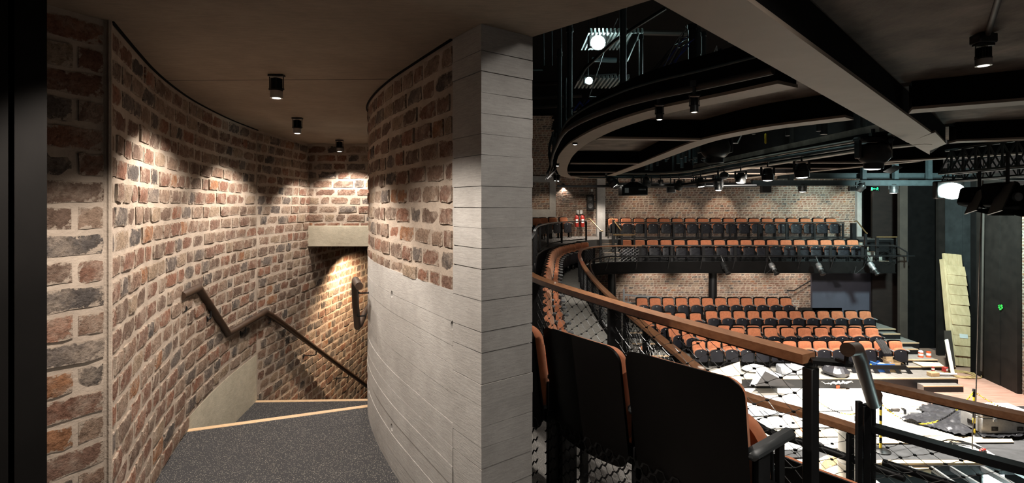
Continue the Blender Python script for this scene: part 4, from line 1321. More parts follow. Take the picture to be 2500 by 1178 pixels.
# lower gallery, left limb
sl = Path(smooth_path([(1.30, 3.02, 0), (1.02, 3.42, 0), (.74, 4.0, 0), (.53, 4.9, 0), (.45, 6.0, 0), (.48, 7.0, 0), (.57, 8.6, 0), (.72, 10.5, 0), (.90, 12.3, 0), (1.18, 14.9, 0), (1.50, 16.5, 0), (1.95, 17.6, 0), (2.55, 18.6, 0), (3.25, 19.35, 0)], .1))
n = int(sl.L / .535)
for k in range(n):
    p, tgn = sl.at(.25 + k * .535)
    nr = Vector((tgn.y, -tgn.x, 0))
    w_ = 'counted from the stair end' 
    seat(p.x, p.y, LOW + .012, math.atan2(nr.y, nr.x) - .13, 'rust velvet seat, %s in the long curved lower-gallery row %s' % (ORD[k], w_), 'seats of the curved lower gallery row')
# single seats at the foot of the near steps
seat(1.62, 2.66, LOW + .012, math.atan2(.6, .8), 'dark-backed lower gallery seat seen just under the near rail end post', 'seats below the near rail', 'nearend')
seat(1.27, 3.03, LOW + .012, math.atan2(.6, .8), 'dark-backed lower gallery seat, second from the near rail end post', 'seats below the near rail', 'near') if False else None
def row(px0, pitch_px, n, Y, ytop, zf, lab, group, key='std', bow=0.0, endkey=None, h=.865, seatw=None):
    for k in range(n):
        px = px0 + pitch_px * k
        u = (k / max(1, n - 1) - .5) * 2
        y = Y - bow * u * u
        x = (px - CX) / F * y
        ztop = (CY - ytop) / F * Y
        sc = min(1.1, max(.85, (ztop - zf) / h))
        seat(x, y, zf, -PI / 2 + .05 * u * (1 if bow else 0), lab % ORD[k], group, key, scale=sc)
row(1497, 31.25, 18, 20.75, 532, UP + .085, 'rust velvet seat, %s from the left in the far top row', 'seats of the far upper gallery', bow=0, h=.865)
for k in range(4):
    px = (1309, 1327, 1349, 1375)[k]; Y = 19.9 + .4 * k
    seat((px - CX) / F * Y, Y, UP + .085, math.atan2(-.72 - .05 * k, .69), 'rust velvet seat, %s from the pillar in the short row by the extinguishers' % ORD[k], 'seats beside the extinguishers')
row(1528, 32.5, 18, 19.75, 584, LOW + .012, 'rust velvet seat, %s from the left in the far lower-gallery row', 'seats of the far lower gallery', 'dark')
row(1567, 31.9, 12, 19.65, 726, Z1r - .06, 'rust velvet stalls seat, %s from the left in the back row', 'seats of the stalls back row', bow=.0)
row(1736, 34.1, 12, 18.9, 758, Z2r, 'rust velvet stalls seat, %s from the left in the second row back', 'seats of the second stalls row')
row(1767, 35.6, 11, 18.25, 793, Z34, 'rust velvet stalls seat, %s from the left in the half-hidden third row', 'seats of the third stalls row')
row(1799, 41.0, 9, 17.45, 799, Z34, 'roomier rust stalls seat with arms, %s from the left in its row', 'roomy seats of the fourth stalls row', 'wide')
row(1705, 36.9, 14, 16.7, 831, Z5, 'rust velvet stalls seat, %s from the left in the front row', 'seats of the stalls front row')
# turned seats at the left end of the stalls
for i, (px, py, Y, ang) in enumerate(((1626, 762, 18.95, -1.3), (1660, 763, 18.85, -1.4), (1697, 763, 18.85, -1.5), (1580, 777, 18.15, -1.0), (1612, 780, 18.05, -1.1), (1643, 798, 17.65, -1.15), (1677, 804, 17.5, -1.25), (1713, 811, 17.5, -1.4), (1566, 845, 15.3, -.1), (1572, 855, 14.7, .0), (1634, 886, 14.0, .15), (1640, 897, 13.5, .2))):
    p = Vector(W(px, py, Y))
    seat(p.x, p.y, p.z - .865, ang, 'rust velvet seat, %s of the turned seats at the left end of the stalls' % ORD[i], 'turned seats at the stalls end')
    mb = MB(); mb.box((p.x, p.y + .05, p.z - .865 - .25), (.62, .8, .498)); obj('floor_stalls_riser', mb, M['tread'], None, 'structure')

# ================================================================ FAR CORNER AND GALLERY STEPS
def steps(x0, x1, y0, n, tread, z0, dz, name, dx=0.0):
    for k in range(n):
        z = z0 - dz * (k + 1)
        m2 = MB(); m2.box(((x0 + x1) / 2 + dx * k, y0 - tread * (k + .5), z - .1), (x1 - x0, tread + .02, .2))
        o = obj(name, m2, M['tread'], None, 'structure')
        m2 = MB(); m2.box(((x0 + x1) / 2 + dx * k, y0 - tread * (k + 1) + .02, z - .004), (x1 - x0, .05, .03)); obj('nosing', m2, M['nosing'], o)
steps(3.55, 4.15, 20.25, 4, .27, UP + .08, .16, 'floor_corner_step')
steps(13.5, 13.95, 20.3, 5, .24, UP + .10, .155, 'floor_end_step', .085)
def hand(label, pts, mat='brass', r=.022, legs=()):
    t = thing('handrail', label, 'handrail', pts[-1])
    m2 = MB(); m2.tube(pts, r, 8); obj('rail', m2, M[mat], t)
    for (px, py0, py1, Y, w) in legs:
        a = Vector(W(px, py0, Y)); b = Vector(W(px, py1, Y)); m2 = MB(); m2.box((a + b) / 2, (w, w, abs(a.z - b.z)), bev=.004); obj('post', m2, M['black'], t)
    return t
hand('bronze handrail sloping down beside the fire extinguishers', [W(1430, 535, 20.4), W(1440, 534, 20.3), W(1467, 563, 19.6), W(1472, 564, 19.5)], legs=((1466, 565, 640, 19.5, .09),))
hand('bronze handrail sloping in front of the first top-row seats', [W(1490, 533, 20.4), W(1495, 533, 20.3), W(1516, 561, 19.7)], legs=((1518, 563, 640, 19.6, .08), (1498, 536, 625, 20.2, .10)))
hand('low bronze rail on short posts in front of the corner steps', [W(1497, 573, 19.6), W(1550, 573, 19.5)], r=.025, legs=((1497, 574, 640, 19.5, .10), (1549, 574, 640, 19.4, .06)))
hand('bronze handrail at the right end of the far top row', [W(2086, 540, 20.1), W(2092, 539, 20.0), W(2114, 567, 19.4), W(2117, 569, 19.3)], legs=((2113, 570, 642, 19.2, .08), (2083, 544, 585, 20.1, .16)))
hand('straight bronze rail over the end steps of the lower gallery', [W(2140, 578, 19.0), W(2190, 578, 18.95)], r=.02, legs=((2141, 579, 645, 19.0, .09), (2189, 579, 600, 18.95, .04)))
hand('dark handrail climbing the brick wall beside the navy board', [W(1922, 709, 21.7), W(1938, 709, 21.75), W(1980, 684, 21.75)], 'black', .025)
ep = [W(2110, 598, 18.7), W(2188, 600, 18.65), W(2199, 606, 18.6), (14.6, 18.6, -1.75), (14.6, 18.6, -2.1)]
t = thing('end_guard', 'bent tube guard closing the right end of the lower gallery', 'guard rail', (14.6, 18.6, LOW))
m2 = MB(); m2.tube(ep, .025, 8); obj('tube', m2, M['black'], t)
w, f = net_mb([(13.3, 18.68), (14.55, 18.62)], LOW + .05, -1.55, .13, .002, .006); obj('cable_net', w, M['heat'], t, 'stuff', smooth=False)
# extinguishers, signs and column loudspeaker
for (px, lab) in ((1408, 'red fire extinguisher on the brick wall, nearer the short seat row'), (1422, 'red fire extinguisher on the brick wall, nearer the pillar')):
    p = Vector(W(px, 553, 21.7))
    t = thing('fire_extinguisher', lab, 'fire extinguisher', p, 0, 'extinguishers on the brick wall')
    m2 = MB(); m2.lathe([(.085, 0), (.09, .02), (.09, .40), (.07, .46), (.03, .50)], p, None, 16); obj('cylinder', m2, M['red'], t)
    m2 = MB(); m2.lathe([(.02, .50), (.025, .56)], p, None, 8); m2.bar(p + Vector((-.02, 0, .57)), p + Vector((.09, 0, .60)), .02, .012); obj('valve_lever', m2, M['black'], t)
    m2 = MB(); m2.tube([p + Vector((.02, -.02, .54)), p + Vector((.10, -.03, .45)), p + Vector((.11, -.03, .2)), p + Vector((.10, -.03, .08))], .012, 6); obj('hose', m2, M['black'], t)
    m2 = MB(); m2.box(p + Vector((0, -.088, .25)), (.10, .008, .16)); obj('label_plate', m2, M['plug'], t)
for (px, lab) in ((1411, 'pale notice on the brick above the first extinguisher'), (1419, 'pale notice on the brick above the second extinguisher')):
    p = Vector(W(px, 517, 21.92)); m2 = MB(); m2.box(p, (.11, .012, .17)); single('wall_notice', m2, M['plug'], lab, 'notice')
p = Vector(W(1441, 494, 21.7))
t = thing('wall_speaker', 'tall black loudspeaker fixed to the brick wall by the pillar', 'loudspeaker', p)
m2 = MB(); m2.box(p, (.30, .28, .68), R(-8), bev=.02); obj('cabinet', m2, M['shell'], t)
for dz, r in ((.17, .09), (-.15, .11)):
    m2 = MB(); m2.lathe([(r, 0), (r, .01), (r * .8, .012), (.02, -.01)], p + Vector((-.02, -.145, dz)), Matrix.Rotation(PI / 2, 3, 'X'), 16); obj('driver', m2, M['heat'], t)
m2 = MB(); m2.box(p + Vector((.03, .12, -.1)), (.14, .2, .5)); obj('bracket', m2, M['heat'], t)
m2 = MB(); q = Vector(W(1445, 464, 21.9)); m2.box(q, (.09, .05, .11), bev=.01); single('wall_sensor', m2, M['plug'], 'small white box on the brick above the loudspeaker', 'sensor')
# exit sign: green running figure, arrow and door
p = Vector(W(2137, 460.5, 20.47))
t = thing('exit_sign', 'green lit emergency exit sign under the gantry', 'exit sign', p)
m2 = MB(); m2.box(p + Vector((0, .02, 0)), (.36, .03, .17)); obj('box', m2, M['blackmat'], t)
sg = MB()
sg.box(p + Vector((-.135, -.002, 0)), (.04, .012, .12)); 
obj('door_symbol', sg, M['exit'], t)
sg = MB(); sg.bar(p + Vector((-.095, -.002, 0)), p + Vector((.03, -.002, 0)), .012, .018); sg.add([tuple(p + Vector(q)) for q in ((-.10, -.006, 0), (-.05, -.006, .04), (-.05, -.006, -.04))], [(0, 1, 2)]); obj('arrow_symbol', sg, M['exit'], t)
sg = MB(); sg.box(p + Vector((.085, -.002, .052)), (.028, .012, .028)); sg.bar(p + Vector((.085, -.002, .035)), p + Vector((.075, -.002, -.015)), .012, .035); sg.bar(p + Vector((.075, -.002, -.015)), p + Vector((.12, -.002, -.055)), .012, .018); sg.bar(p + Vector((.075, -.002, -.015)), p + Vector((.035, -.002, -.05)), .012, .018); sg.bar(p + Vector((.05, -.002, .02)), p + Vector((.13, -.002, .02)), .012, .015); obj('figure_symbol', sg, M['exit'], t)
# aluminium ladder laid behind the stalls
t = thing('ladder', 'aluminium ladder lying on its side behind the stalls back row', 'ladder', W(1530, 745, 20.9))
for dy in (0, -.32):
    m2 = MB(); m2.bar(Vector(W(1524, 719, 20.9)) + Vector((0, 0, dy)), Vector(W(1648, 729, 20.9)) + Vector((0, 0, dy)), .03, .075); obj('stile', m2, M['alu'], t)
for k in range(7):
    a = Vector(W(1534 + k * 17.5, 720 + k * 1.4, 20.9)); m2 = MB(); m2.tube([a, a + Vector((0, 0, -.32))], .016, 6); obj('rung', m2, M['alu'], t)
m2 = MB(); a = Vector(W(1523, 705, 20.85)); m2.bar(a, a + Vector((0, 0, -.75)), .03, .075); obj('upright_stile', m2, M['alu'], t)
# profile spotlights on the outrigger pipe
for (px, py, dx, dy, lab, mt) in ((1764, 640, 14, 28, 'dark profile lantern clamped to the pipe by the gallery column', 'heat'), (1881, 642, 16, 27, 'silver profile lantern on the pipe, left of the navy board', 'alu'), (1996, 642, 14, 28, 'silver profile lantern on the pipe over the navy board', 'alu'), (2122, 640, 22, 30, 'silver profile lantern nearest the end steps', 'alu')):
    a = Vector(W(px, py, 18.5)); b = Vector(W(px + dx, py + dy, 18.2))
    t = thing('profile_lantern', lab, 'lantern', a, 0, 'profile lanterns on the gallery front')
    d = (b - a); q = d.to_track_quat('Z', 'Y').to_matrix(); L = d.length
    m2 = MB(); m2.lathe([(.06, 0), (.09, .03), (.10, L * .35), (.075, L * .38), (.075, L * .62), (.085, L * .63)], a, q, 14); obj('lamp_house', m2, M[mt], t)
    m2 = MB(); m2.lathe([(.07, L * .63), (.07, L * .85), (.095, L * .9), (.095, L), (.07, L * 1.0)], a, q, 14); obj('lens_tube', m2, M['heat'], t)
    m2 = MB(); m2.box(a.lerp(b, .5), (.26, .02, .05), q); obj('shutter_gate', m2, M['heat'], t)
    m2 = MB(); m2.tube([a.lerp(b, .35), a.lerp(b, .2) + Vector((-.05, 0, .2)), a + Vector((-.06, 0, .24))], .018, 6); m2.box(a + Vector((-.06, 0, .24)), (.07, .07, .07), bev=.01); obj('clamp', m2, M['heat'], t)
for (px, py, sgn, lab) in ((1880, 650, -1, 'thin looped cable under the second profile lantern'), (2100, 650, -1, 'thin looped cable left of the last profile lantern')):
    pts = [W(px + sgn * 12 * math.sin(PI * k / 10) - 10 + k * 2, py + 17 * math.sin(PI * k / 10), 18.4) for k in range(11)]
    m2 = MB(); m2.tube(pts, .010, 5); single('lantern_cable', m2, M['heat'], lab, 'cable')

# ================================================================ STAGE AND ITS CLUTTER
def gp2(px, py, Z=STG):
    q = G(px, py, Z); return (q[0], q[1])
def board(poly_px, label, mat, name='floor_sheet', z=STG, h=.02, lift=0.0, cat='board', group=None):
    m2 = MB(); m2.prism([gp2(px, py, z + lift + h) for px, py in poly_px], z + lift, z + lift + h)
    return single(name, m2, M[mat], label, cat, group, smooth=False)
board([(1795, 938), (2060, 936), (2070, 962), (1780, 966)], 'white floor sheet farthest back, under the gallery rail', 'sheet')
board([(2075, 937), (2160, 945), (2250, 985), (2072, 985)], 'white floor sheet below the blue crate, crumpled cover at its edge', 'sheet')
board([(1785, 969), (2072, 965), (2078, 1000), (1790, 1006)], 'white floor sheet in the second row, pillar side', 'sheet', lift=.004)
board([(2078, 988), (2255, 988), (2310, 1012), (2090, 1022)], 'white floor sheet beside the grinder', 'sheet', lift=.004)
board([(1790, 1010), (2085, 1003), (2085, 1040), (1810, 1046)], 'white floor sheet in the third row, pillar side', 'sheet', lift=.008)
board([(2092, 1025), (2270, 1010), (2290, 1030), (2215, 1052), (2095, 1064)], 'white floor sheet with a plywood edge before the barrier post', 'sheet', lift=.010)
board([(1800, 1050), (2085, 1044), (2085, 1064), (1810, 1068)], 'pale plywood strip running to the gate posts', 'ply', lift=.010)
board([(2135, 1035), (2265, 1040), (2330, 1062), (2140, 1062)], 'white board lying in front of the black polythene', 'sheet', lift=.03)
board([(1830, 1072), (2110, 1066), (2130, 1090), (1840, 1100)], 'white floor sheet behind the wrapped white roll', 'sheet', lift=.004)
board([(2140, 1066), (2335, 1063), (2470, 1070), (2475, 1078), (2140, 1081)], 'long pale plywood strip across the stage before the dark floor', 'ply', lift=.02)
board([(2300, 1079), (2380, 1080), (2482, 1142), (2440, 1124)], 'narrow white board under the cable coil', 'sheet', lift=.012)
board([(2140, 1122), (2470, 1122), (2480, 1128), (2140, 1130)], 'long timber edge board along the open pit', 'pine', lift=.0, h=.05)
board([(1835, 1100), (1985, 1094), (2000, 1112), (1840, 1122)], 'dark grey floor panel left of the wrapped white roll', 'darkfloor', lift=.012)
board([(1850, 1125), (2010, 1118), (2030, 1135), (1860, 1150)], 'white floor sheet nearest the pit, pillar side', 'sheet', lift=.016)
for i, (px, py) in enumerate(((2235, 990), (2248, 997), (2262, 1003), (2280, 1010), (2300, 1014))):
    a = Vector(G(px, py, STG + .03)); m2 = MB(); m2.box(a, (.26, .10, .03), .1 * i - .2)
    single('plank_offcut', m2, M['pine'], 'small pine offcut, %s in the line beside the black polythene' % ORD[i], 'offcut', 'pine offcuts on the stage')
def crumple(poly_px, label, mat, hgt, name, seed, z=STG, n=44, cat='plastic sheet', lift=.05):
    rng = random.Random(seed)
    pts = [gp2(px, py, z) for px, py in poly_px]
    xs = [p[0] for p in pts]; ys = [p[1] for p in pts]
    def inside(x, y):
        c = False; j = len(pts) - 1
        for i in range(len(pts)):
            if (pts[i][1] > y) != (pts[j][1] > y) and x < (pts[j][0] - pts[i][0]) * (y - pts[i][1]) / (pts[j][1] - pts[i][1] + 1e-9) + pts[i][0]: c = not c
            j = i
        return c
    grid = {}; m2 = MB(); vs = []; fs = []
    for i in range(n + 1):
        for j in range(n + 1):
            x = min(xs) + (max(xs) - min(xs)) * i / n; y = min(ys) + (max(ys) - min(ys)) * j / n
            grid[(i, j)] = len(vs); vs.append((x + rng.uniform(-.01, .01), y + rng.uniform(-.01, .01), z + lift + hgt * max(0, .45 + .5 * noise.noise(Vector((x * 2.2, y * 3.5, seed))) + .35 * abs(noise.noise(Vector((x * 6 + y * 2, y * 8, seed + 3)))) + .2 * noise.noise(Vector((x * 15, y * 17, seed))))))
    for i in range(n):
        for j in range(n):
            c = [vs[grid[k]] for k in ((i, j), (i + 1, j), (i + 1, j + 1), (i, j + 1))]
            if inside(sum(p[0] for p in c) / 4, sum(p[1] for p in c) / 4):
                fs += [(grid[(i, j)], grid[(i + 1, j)], grid[(i + 1, j + 1)]), (grid[(i, j)], grid[(i + 1, j + 1)], grid[(i, j + 1)])]
    used = sorted({k for f in fs for k in f}); mp = {k: q for q, k in enumerate(used)}
    m2.add([vs[k] for k in used], [tuple(mp[k] for k in f) for f in fs])
    return single(name, m2, M[mat], label, cat, None, smooth=True, angle=50)
crumple([(2200, 1030), (2265, 992), (2335, 1000), (2346, 1040), (2384, 1064), (2350, 1072), (2270, 1050)], 'crumpled black polythene lying between the white sheets and flight case', 'poly', .14, 'polythene_sheet', 4)
crumple([(2388, 1066), (2500, 1058), (2540, 1064), (2480, 1074), (2400, 1074)], 'crumpled black polythene spilling from under the flight case', 'poly', .10, 'polythene_sheet', 5)
crumple([(1995, 948), (2010, 939), (2060, 939), (2110, 943), (2060, 954)], 'crumpled white dust cover at the edge of the platform', 'sheet', .30, 'dust_cover', 6)
crumple([(1812, 1004), (1900, 1012), (1905, 1018), (1815, 1022)], 'thin crumpled wrap on the white sheets', 'wrap', .05, 'plastic_wrap', 8)
# flight case on casters
x0, x1, y0, y1, zb, zt = 11.44, 12.65, 12.26, 12.86, STG + .10, -5.03
t = thing('flight_case', 'grey metal flight case on casters beside the yellow barrier post', 'flight case', ((x0 + x1) / 2, (y0 + y1) / 2, STG))
m2 = MB(); m2.box(((x0 + x1) / 2, (y0 + y1) / 2, (zb + zt - .16) / 2), (x1 - x0, y1 - y0, zt - .16 - zb), bev=.015); obj('body', m2, M['case'], t)
m2 = MB(); m2.box(((x0 + x1) / 2, (y0 + y1) / 2, zt - .08), (x1 - x0, y1 - y0, .15), bev=.02); obj('lid', m2, M['case'], t)
for i in (-1, 1):
    for j in (-1, 1):
        c = Vector(((x0 + x1) / 2 + i * .5, (y0 + y1) / 2 + j * .22, STG + .05)); m2 = MB(); m2.lathe([(.02, -.02), (.05, -.018), (.05, .018), (.02, .02)], c, Matrix.Rotation(PI / 2, 3, 'Y'), 14); m2.box(c + Vector((0, 0, .045)), (.07, .07, .012)); obj('caster', m2, M['heat'], t)
for i in (-.3, .32):
    c = Vector(((x0 + x1) / 2 + i, y0 - .008, zt - .17)); m2 = MB(); m2.box(c, (.10, .02, .13), bev=.006); m2.box(c + Vector((0, -.012, 0)), (.05, .015, .05), bev=.005); obj('latch', m2, M['alu'], t)
    c = Vector(((x0 + x1) / 2 + i, y0 - .006, zb + .12)); m2 = MB(); m2.box(c, (.16, .014, .10), bev=.005); m2.box(c + Vector((0, -.012, 0)), (.11, .014, .02), bev=.005); obj('recessed_handle', m2, M['panel'], t)
c = Vector((x0 - .008, (y0 + y1) / 2, zb + .16)); m2 = MB(); m2.box(c, (.014, .18, .11), bev=.005); obj('recessed_handle', m2, M['panel'], t)
m2 = MB(); m2.box((11.9, 12.5, zt + .04), (.3, .2, .08), bev=.01); m2.box((12.1, 12.6, zt + .02), (.2, .3, .04)); single('parts_box', m2, M['plug'], 'small pale box lying on the flight case lid', 'box')
# barrier posts with chain
tops = []
for (px, py, lab) in ((2150, 1100, 'yellow and black barrier post behind the raised rail'), (2378, 1063, 'yellow and black barrier post in front of the flight case'), (1990, 1085, 'yellow and black barrier post hidden behind the gate uprights')):
    p = Vector(G(px, py, STG))
    t = thing('barrier_post', lab, 'barrier post', p)
    m2 = MB(); m2.lathe([(.20, 0), (.20, .02), (.14, .055), (.05, .07)], p, None, 20); obj('base', m2, M['heat'], t)
    for k in range(8):
        m2 = MB(); m2.lathe([(.028, .06 + k * .128), (.028, .06 + (k + 1) * .128)], p, None, 12); obj('stripe', m2, M['yellow' if k % 2 == 0 else 'blackmat'], t)
    m2 = MB(); m2.lathe([(.035, 1.085), (.042, 1.10), (.03, 1.15)], p, None, 12); obj('cap', m2, M['heat'], t)
    tops.append(p + Vector((0, 0, 1.09)))
def chain(a, b, sag, label, n=40):
    t = thing('barrier_chain', label, 'chain', a)
    yb = [MB(), MB()]
    for k in range(n):
        u0, u1 = k / n, (k + 1) / n
        p0 = a.lerp(b, u0) - Vector((0, 0, sag * 4 * u0 * (1 - u0))); p1 = a.lerp(b, u1) - Vector((0, 0, sag * 4 * u1 * (1 - u1)))
        d = p1 - p0; q = d.to_track_quat('X', 'Z').to_matrix() @ Matrix.Rotation(PI / 2 * (k % 2), 3, 'X')
        l = d.length * .72; ring = [p0.lerp(p1, .5) + q @ Vector((l * math.cos(2 * PI * j / 8), .016 * math.sin(2 * PI * j / 8), 0)) for j in range(9)]
        yb[(k // 8) % 2].tube(ring, .006, 4, False)
    obj('yellow_links', yb[0], M['yellow'], t, 'stuff', smooth=False); obj('black_links', yb[1], M['blackmat'], t, 'stuff', smooth=False)
chain(tops[0], tops[1], .62, 'plastic yellow and black chain sagging between the barrier posts')
chain(tops[2], tops[0], .30, 'plastic chain running left from the first barrier post')
chain(tops[1], tops[1] + Vector((3.0, .1, 0)), .55, 'plastic chain running right past the flight case')
# cable coil with red plug, hanging cable
def coil(c, r0, n, label, mat, seed, rr=.010, name='cable_coil', cat='cable'):
    rng = random.Random(seed); t = thing(name, label, cat, c)
    m2 = MB()
    for k in range(n):
        cx, cy = rng.uniform(-.09, .09), rng.uniform(-.07, .07); ra = r0 * rng.uniform(.75, 1.15); rb = ra * rng.uniform(.7, 1)
        ph = rng.uniform(0, 6); pts = [Vector(c) + Vector((cx + ra * math.cos(2 * PI * j / 20 + ph), cy + rb * math.sin(2 * PI * j / 20 + ph), .012 + .012 * k * .5 + .01 * math.sin(j + k))) for j in range(21)]
        m2.tube(pts, rr, 5, False)
    obj('loops', m2, M[mat], t, 'stuff'); return t
cc = Vector(G(2358, 1098, STG))
t = coil(cc, .34, 9, 'tangled black cable coil with a red plug on the stage', 'heat', 2, .013)
m2 = MB(); m2.lathe([(.03, 0), (.035, .02), (.035, .10), (.02, .14)], G(2392, 1101, STG + .03), Matrix.Rotation(1.2, 3, 'Y'), 12); obj('plug', m2, M['red'], t)
cc = Vector(G(2345, 914, STG)); coil(cc, .42, 7, 'yellow-brown rope coil on the boards by the leaning timber', 'cablejute', 7, .016, 'rope_coil', 'rope')
cx_ = Vector(G(2374, 1098, STG))
m2 = MB(); m2.tube([Vector(W(2402, 380, 11.9)), Vector(W(2392, 620, 11.9)), Vector(W(2386, 850, 11.9)), Vector(W(2382, 985, 11.85)), Vector(W(2374, 1060, 11.7)), cx_ + Vector((0, 0, .03))], .014, 6)
single('hanging_cable', m2, M['post'], 'long grey-green cable dropping from the rig to the cable coil', 'cable')
# tools on the sheets
p = Vector(G(2185, 1003, STG + .02)); t = thing('angle_grinder', 'small power tool with a brown head lying on the white sheets', 'power tool', p)
m2 = MB(); m2.bar(p + Vector((-.10, 0, .05)), p + Vector((.12, -.02, .05)), .07, .07, bev=.02); obj('body', m2, M['post'], t); m2 = MB(); m2.lathe([(.07, 0), (.07, .012), (.02, .02)], p + Vector((-.15, 0, .03)), None, 14); obj('disc', m2, M['heat'], t)
p = Vector(G(2228, 1012, STG + .02)); t = thing('toolbox', 'long pale grey toolbox with black ends on the white sheets', 'toolbox', p, 0)
m2 = MB(); m2.box(p + Vector((0, 0, .06)), (.48, .14, .12), R(-14), bev=.015); obj('box', m2, M['plug'], t); m2 = MB(); m2.box(p + Vector((-.2, .05, .085)), (.06, .145, .13), R(-14)); m2.box(p + Vector((.2, -.05, .085)), (.06, .145, .13), R(-14)); obj('end_clip', m2, M['heat'], t)
m2 = MB(); m2.tube([G(2060, 1030, STG + .03), G(2062, 1018, STG + .03), G(2090, 1006, STG + .03), G(2140, 1004, STG + .03), G(2220, 1010, STG + .03)], .010, 5); single('extension_lead', m2, M['cablejute'], 'pale extension lead trailing across the white sheets to the toolbox', 'cable')
m2 = MB(); m2.tube([G(1905, 1000, STG + .03), G(1930, 1012, STG + .03), G(1955, 1045, STG + .03), G(1962, 1060, STG + .03)], .012, 5); single('extension_lead', m2, M['orange'], 'orange lead curling behind the cable net on the stage', 'cable')
# wrapped white roll beside the pit and curved timber kerb
p = Vector((7.02, 10.4, STG)); t = thing('wrapped_roll', 'white wrapped roll standing behind the gate uprights', 'roll', p)
m2 = MB(); m2.lathe([(.30, 0), (.30, .06), (.26, .12), (.245, .9), (.25, 1.1), (.23, 1.13)], p, None, 24); obj('wrap', m2, M['sheet'], t); m2 = MB(); m2.lathe([(.262, .34), (.268, .36), (.262, .38)], p, None, 24); obj('tie_band', m2, M['plug'], t)
ks = [(*G(2085, 1122, STG)[:2], STG + .2), (*G(2040, 1130, STG)[:2], STG + .2), (*G(2004, 1146, STG)[:2], STG + .2), (*G(2000, 1168, STG)[:2], STG + .2), (*G(2025, 1200, STG)[:2], STG + .2)]
m2 = MB(); m2.sweep(smooth_path(ks, .1), .10, .20, dz=-.198); single('curved_kerb', m2, M['pine'], 'curved pine kerb bent round the wrapped white roll', 'kerb')
# open pit: joists, posts and the lit lamp below
for i, (pa, pb, w) in enumerate((((2200, 1130), (2300, 1190), .06), ((2256, 1130), (2350, 1195), .05), ((2300, 1130), (2400, 1190), .05), ((2372, 1128), (2520, 1210), .09), ((2480, 1150), (2560, 1190), .06))):
    m2 = MB(); m2.bar(G(*pa, STG - .06), G(*pb, STG - .06), w, .10); single('pit_joist', m2, M['alu'], 'bright metal joist across the open pit, %s from the gate' % ORD[i], 'joist', 'joists over the open pit')
for i, px in enumerate((2268, 2296, 2360, 2410, 2450, 2490)):
    a = Vector(W(px, 1140, 10.6)); m2 = MB(); m2.box((a.x, a.y, -6.85), (.10, .10, 1.9)); single('pit_post', m2, M['alu'], 'pale metal post standing in the open pit, %s from the gate' % ORD[i], 'post', 'posts in the open pit')
m2 = MB(); m2.box((9.6, 10.4, -6.5), (6.6, .1, .12)); single('pit_beam', m2, M['teal'], 'dark horizontal beam inside the open pit behind the joists', 'beam')
for i, (px, py) in enumerate(((2195, 1142), (2235, 1145))):
    a = Vector(G(px, py, STG - .12)); m2 = MB(); m2.box(a, (.5, .25, .16), .1); single('timber_block', m2, M['pine'], 'pale timber block at the pit edge, %s from the gate' % ORD[i], 'block', 'timber blocks at the pit edge')
p = Vector((10.9, 11.4, -6.19)); t = thing('pit_flood', 'bright work flood glowing in the open pit', 'work light', p)
m2 = MB(); m2.box(p + Vector((0, .06, 0)), (.5, .1, .3), bev=.02); obj('housing', m2, M['heat'], t); m2 = MB(); m2.box(p + Vector((0, -.01, .02)), (.44, .03, .24)); obj('lens', m2, M['lens_cool'], t)
lamp('pit_flood_beam', 'POINT', (10.8, 11.1, -6.25), 500, COOL, radius=.15)
# platform clutter
def tin(px, py, Z, r, h, mat, label, top=None):
    p = Vector(G(px, py, Z)); t = thing('paint_tin', label, 'tin', p)
    m2 = MB(); m2.lathe([(r, 0), (r, h)], p, None, 14); m2.lathe([(r * 1.03, h * .96), (r * 1.03, h * 1.0), (r * .85, h * 1.0), (r * .84, h * .97)], p, None, 14); obj('can', m2, M[mat], t)
    m2 = MB(); m2.lathe([(r * 1.012, h * .35), (r * 1.012, h * .75)], p, None, 14); obj('paper_label', m2, M['plug'], t)
    if top: m2 = MB(); m2.lathe([(r * .95, h), (r * .9, h * 1.2), (r * .4, h * 1.35), (.0, h * 1.36)], p, None, 12); obj('cover', m2, M[top], t)
tin(2248, 871, Z34, .075, .17, 'orange', 'orange tin with a white cover on the third-row step', 'sheet')
tin(2267, 871, Z34, .072, .19, 'orange', 'plain orange tin on the third-row step')
tin(2278, 905, Z5, .045, .13, 'red', 'small red can on the front platform')
board([(2228, 882), (2293, 884), (2305, 893), (2253, 893)], 'white offcut board resting on the aisle steps', 'ply', 'offcut_board', Z5 + .12, .02)
p = Vector(G(2152, 903, Z5)); t = thing('plastic_crate', 'open blue plastic crate on the front platform', 'crate', p)
for (dx, dy, sx, sy) in ((-.26, 0, .02, .36), (.26, 0, .02, .36), (0, -.18, .54, .02), (0, .18, .54, .02)):
    m2 = MB(); m2.box(p + Vector((dx, dy, .13)), (sx, sy, .25)); m2.box(p + Vector((dx, dy, .25)), (sx + .025, sy + .025, .02)); obj('side', m2, M['blue'], t)
m2 = MB(); m2.box(p + Vector((0, 0, .015)), (.52, .36, .02)); obj('bottom', m2, M['blue'], t)
m2 = MB(); m2.lathe([(.16, .0), (.18, .1), (.1, .17), (0, .18)], p + Vector((.05, 0, .06)), None, 12); single('dust_sheet', m2, M['sheet'], 'white cloth bundled inside the blue crate', 'cloth')
p = Vector(G(2177, 904, Z5)); t = thing('cardboard_box', 'tall open cardboard box beside the blue crate', 'box', p)
for (dx, dy, sx, sy) in ((-.17, 0, .01, .3), (.17, 0, .01, .3), (0, -.15, .34, .01), (0, .15, .34, .01)):
    m2 = MB(); m2.box(p + Vector((dx, dy, .15)), (sx, sy, .30)); obj('side', m2, M['cardboard'], t)
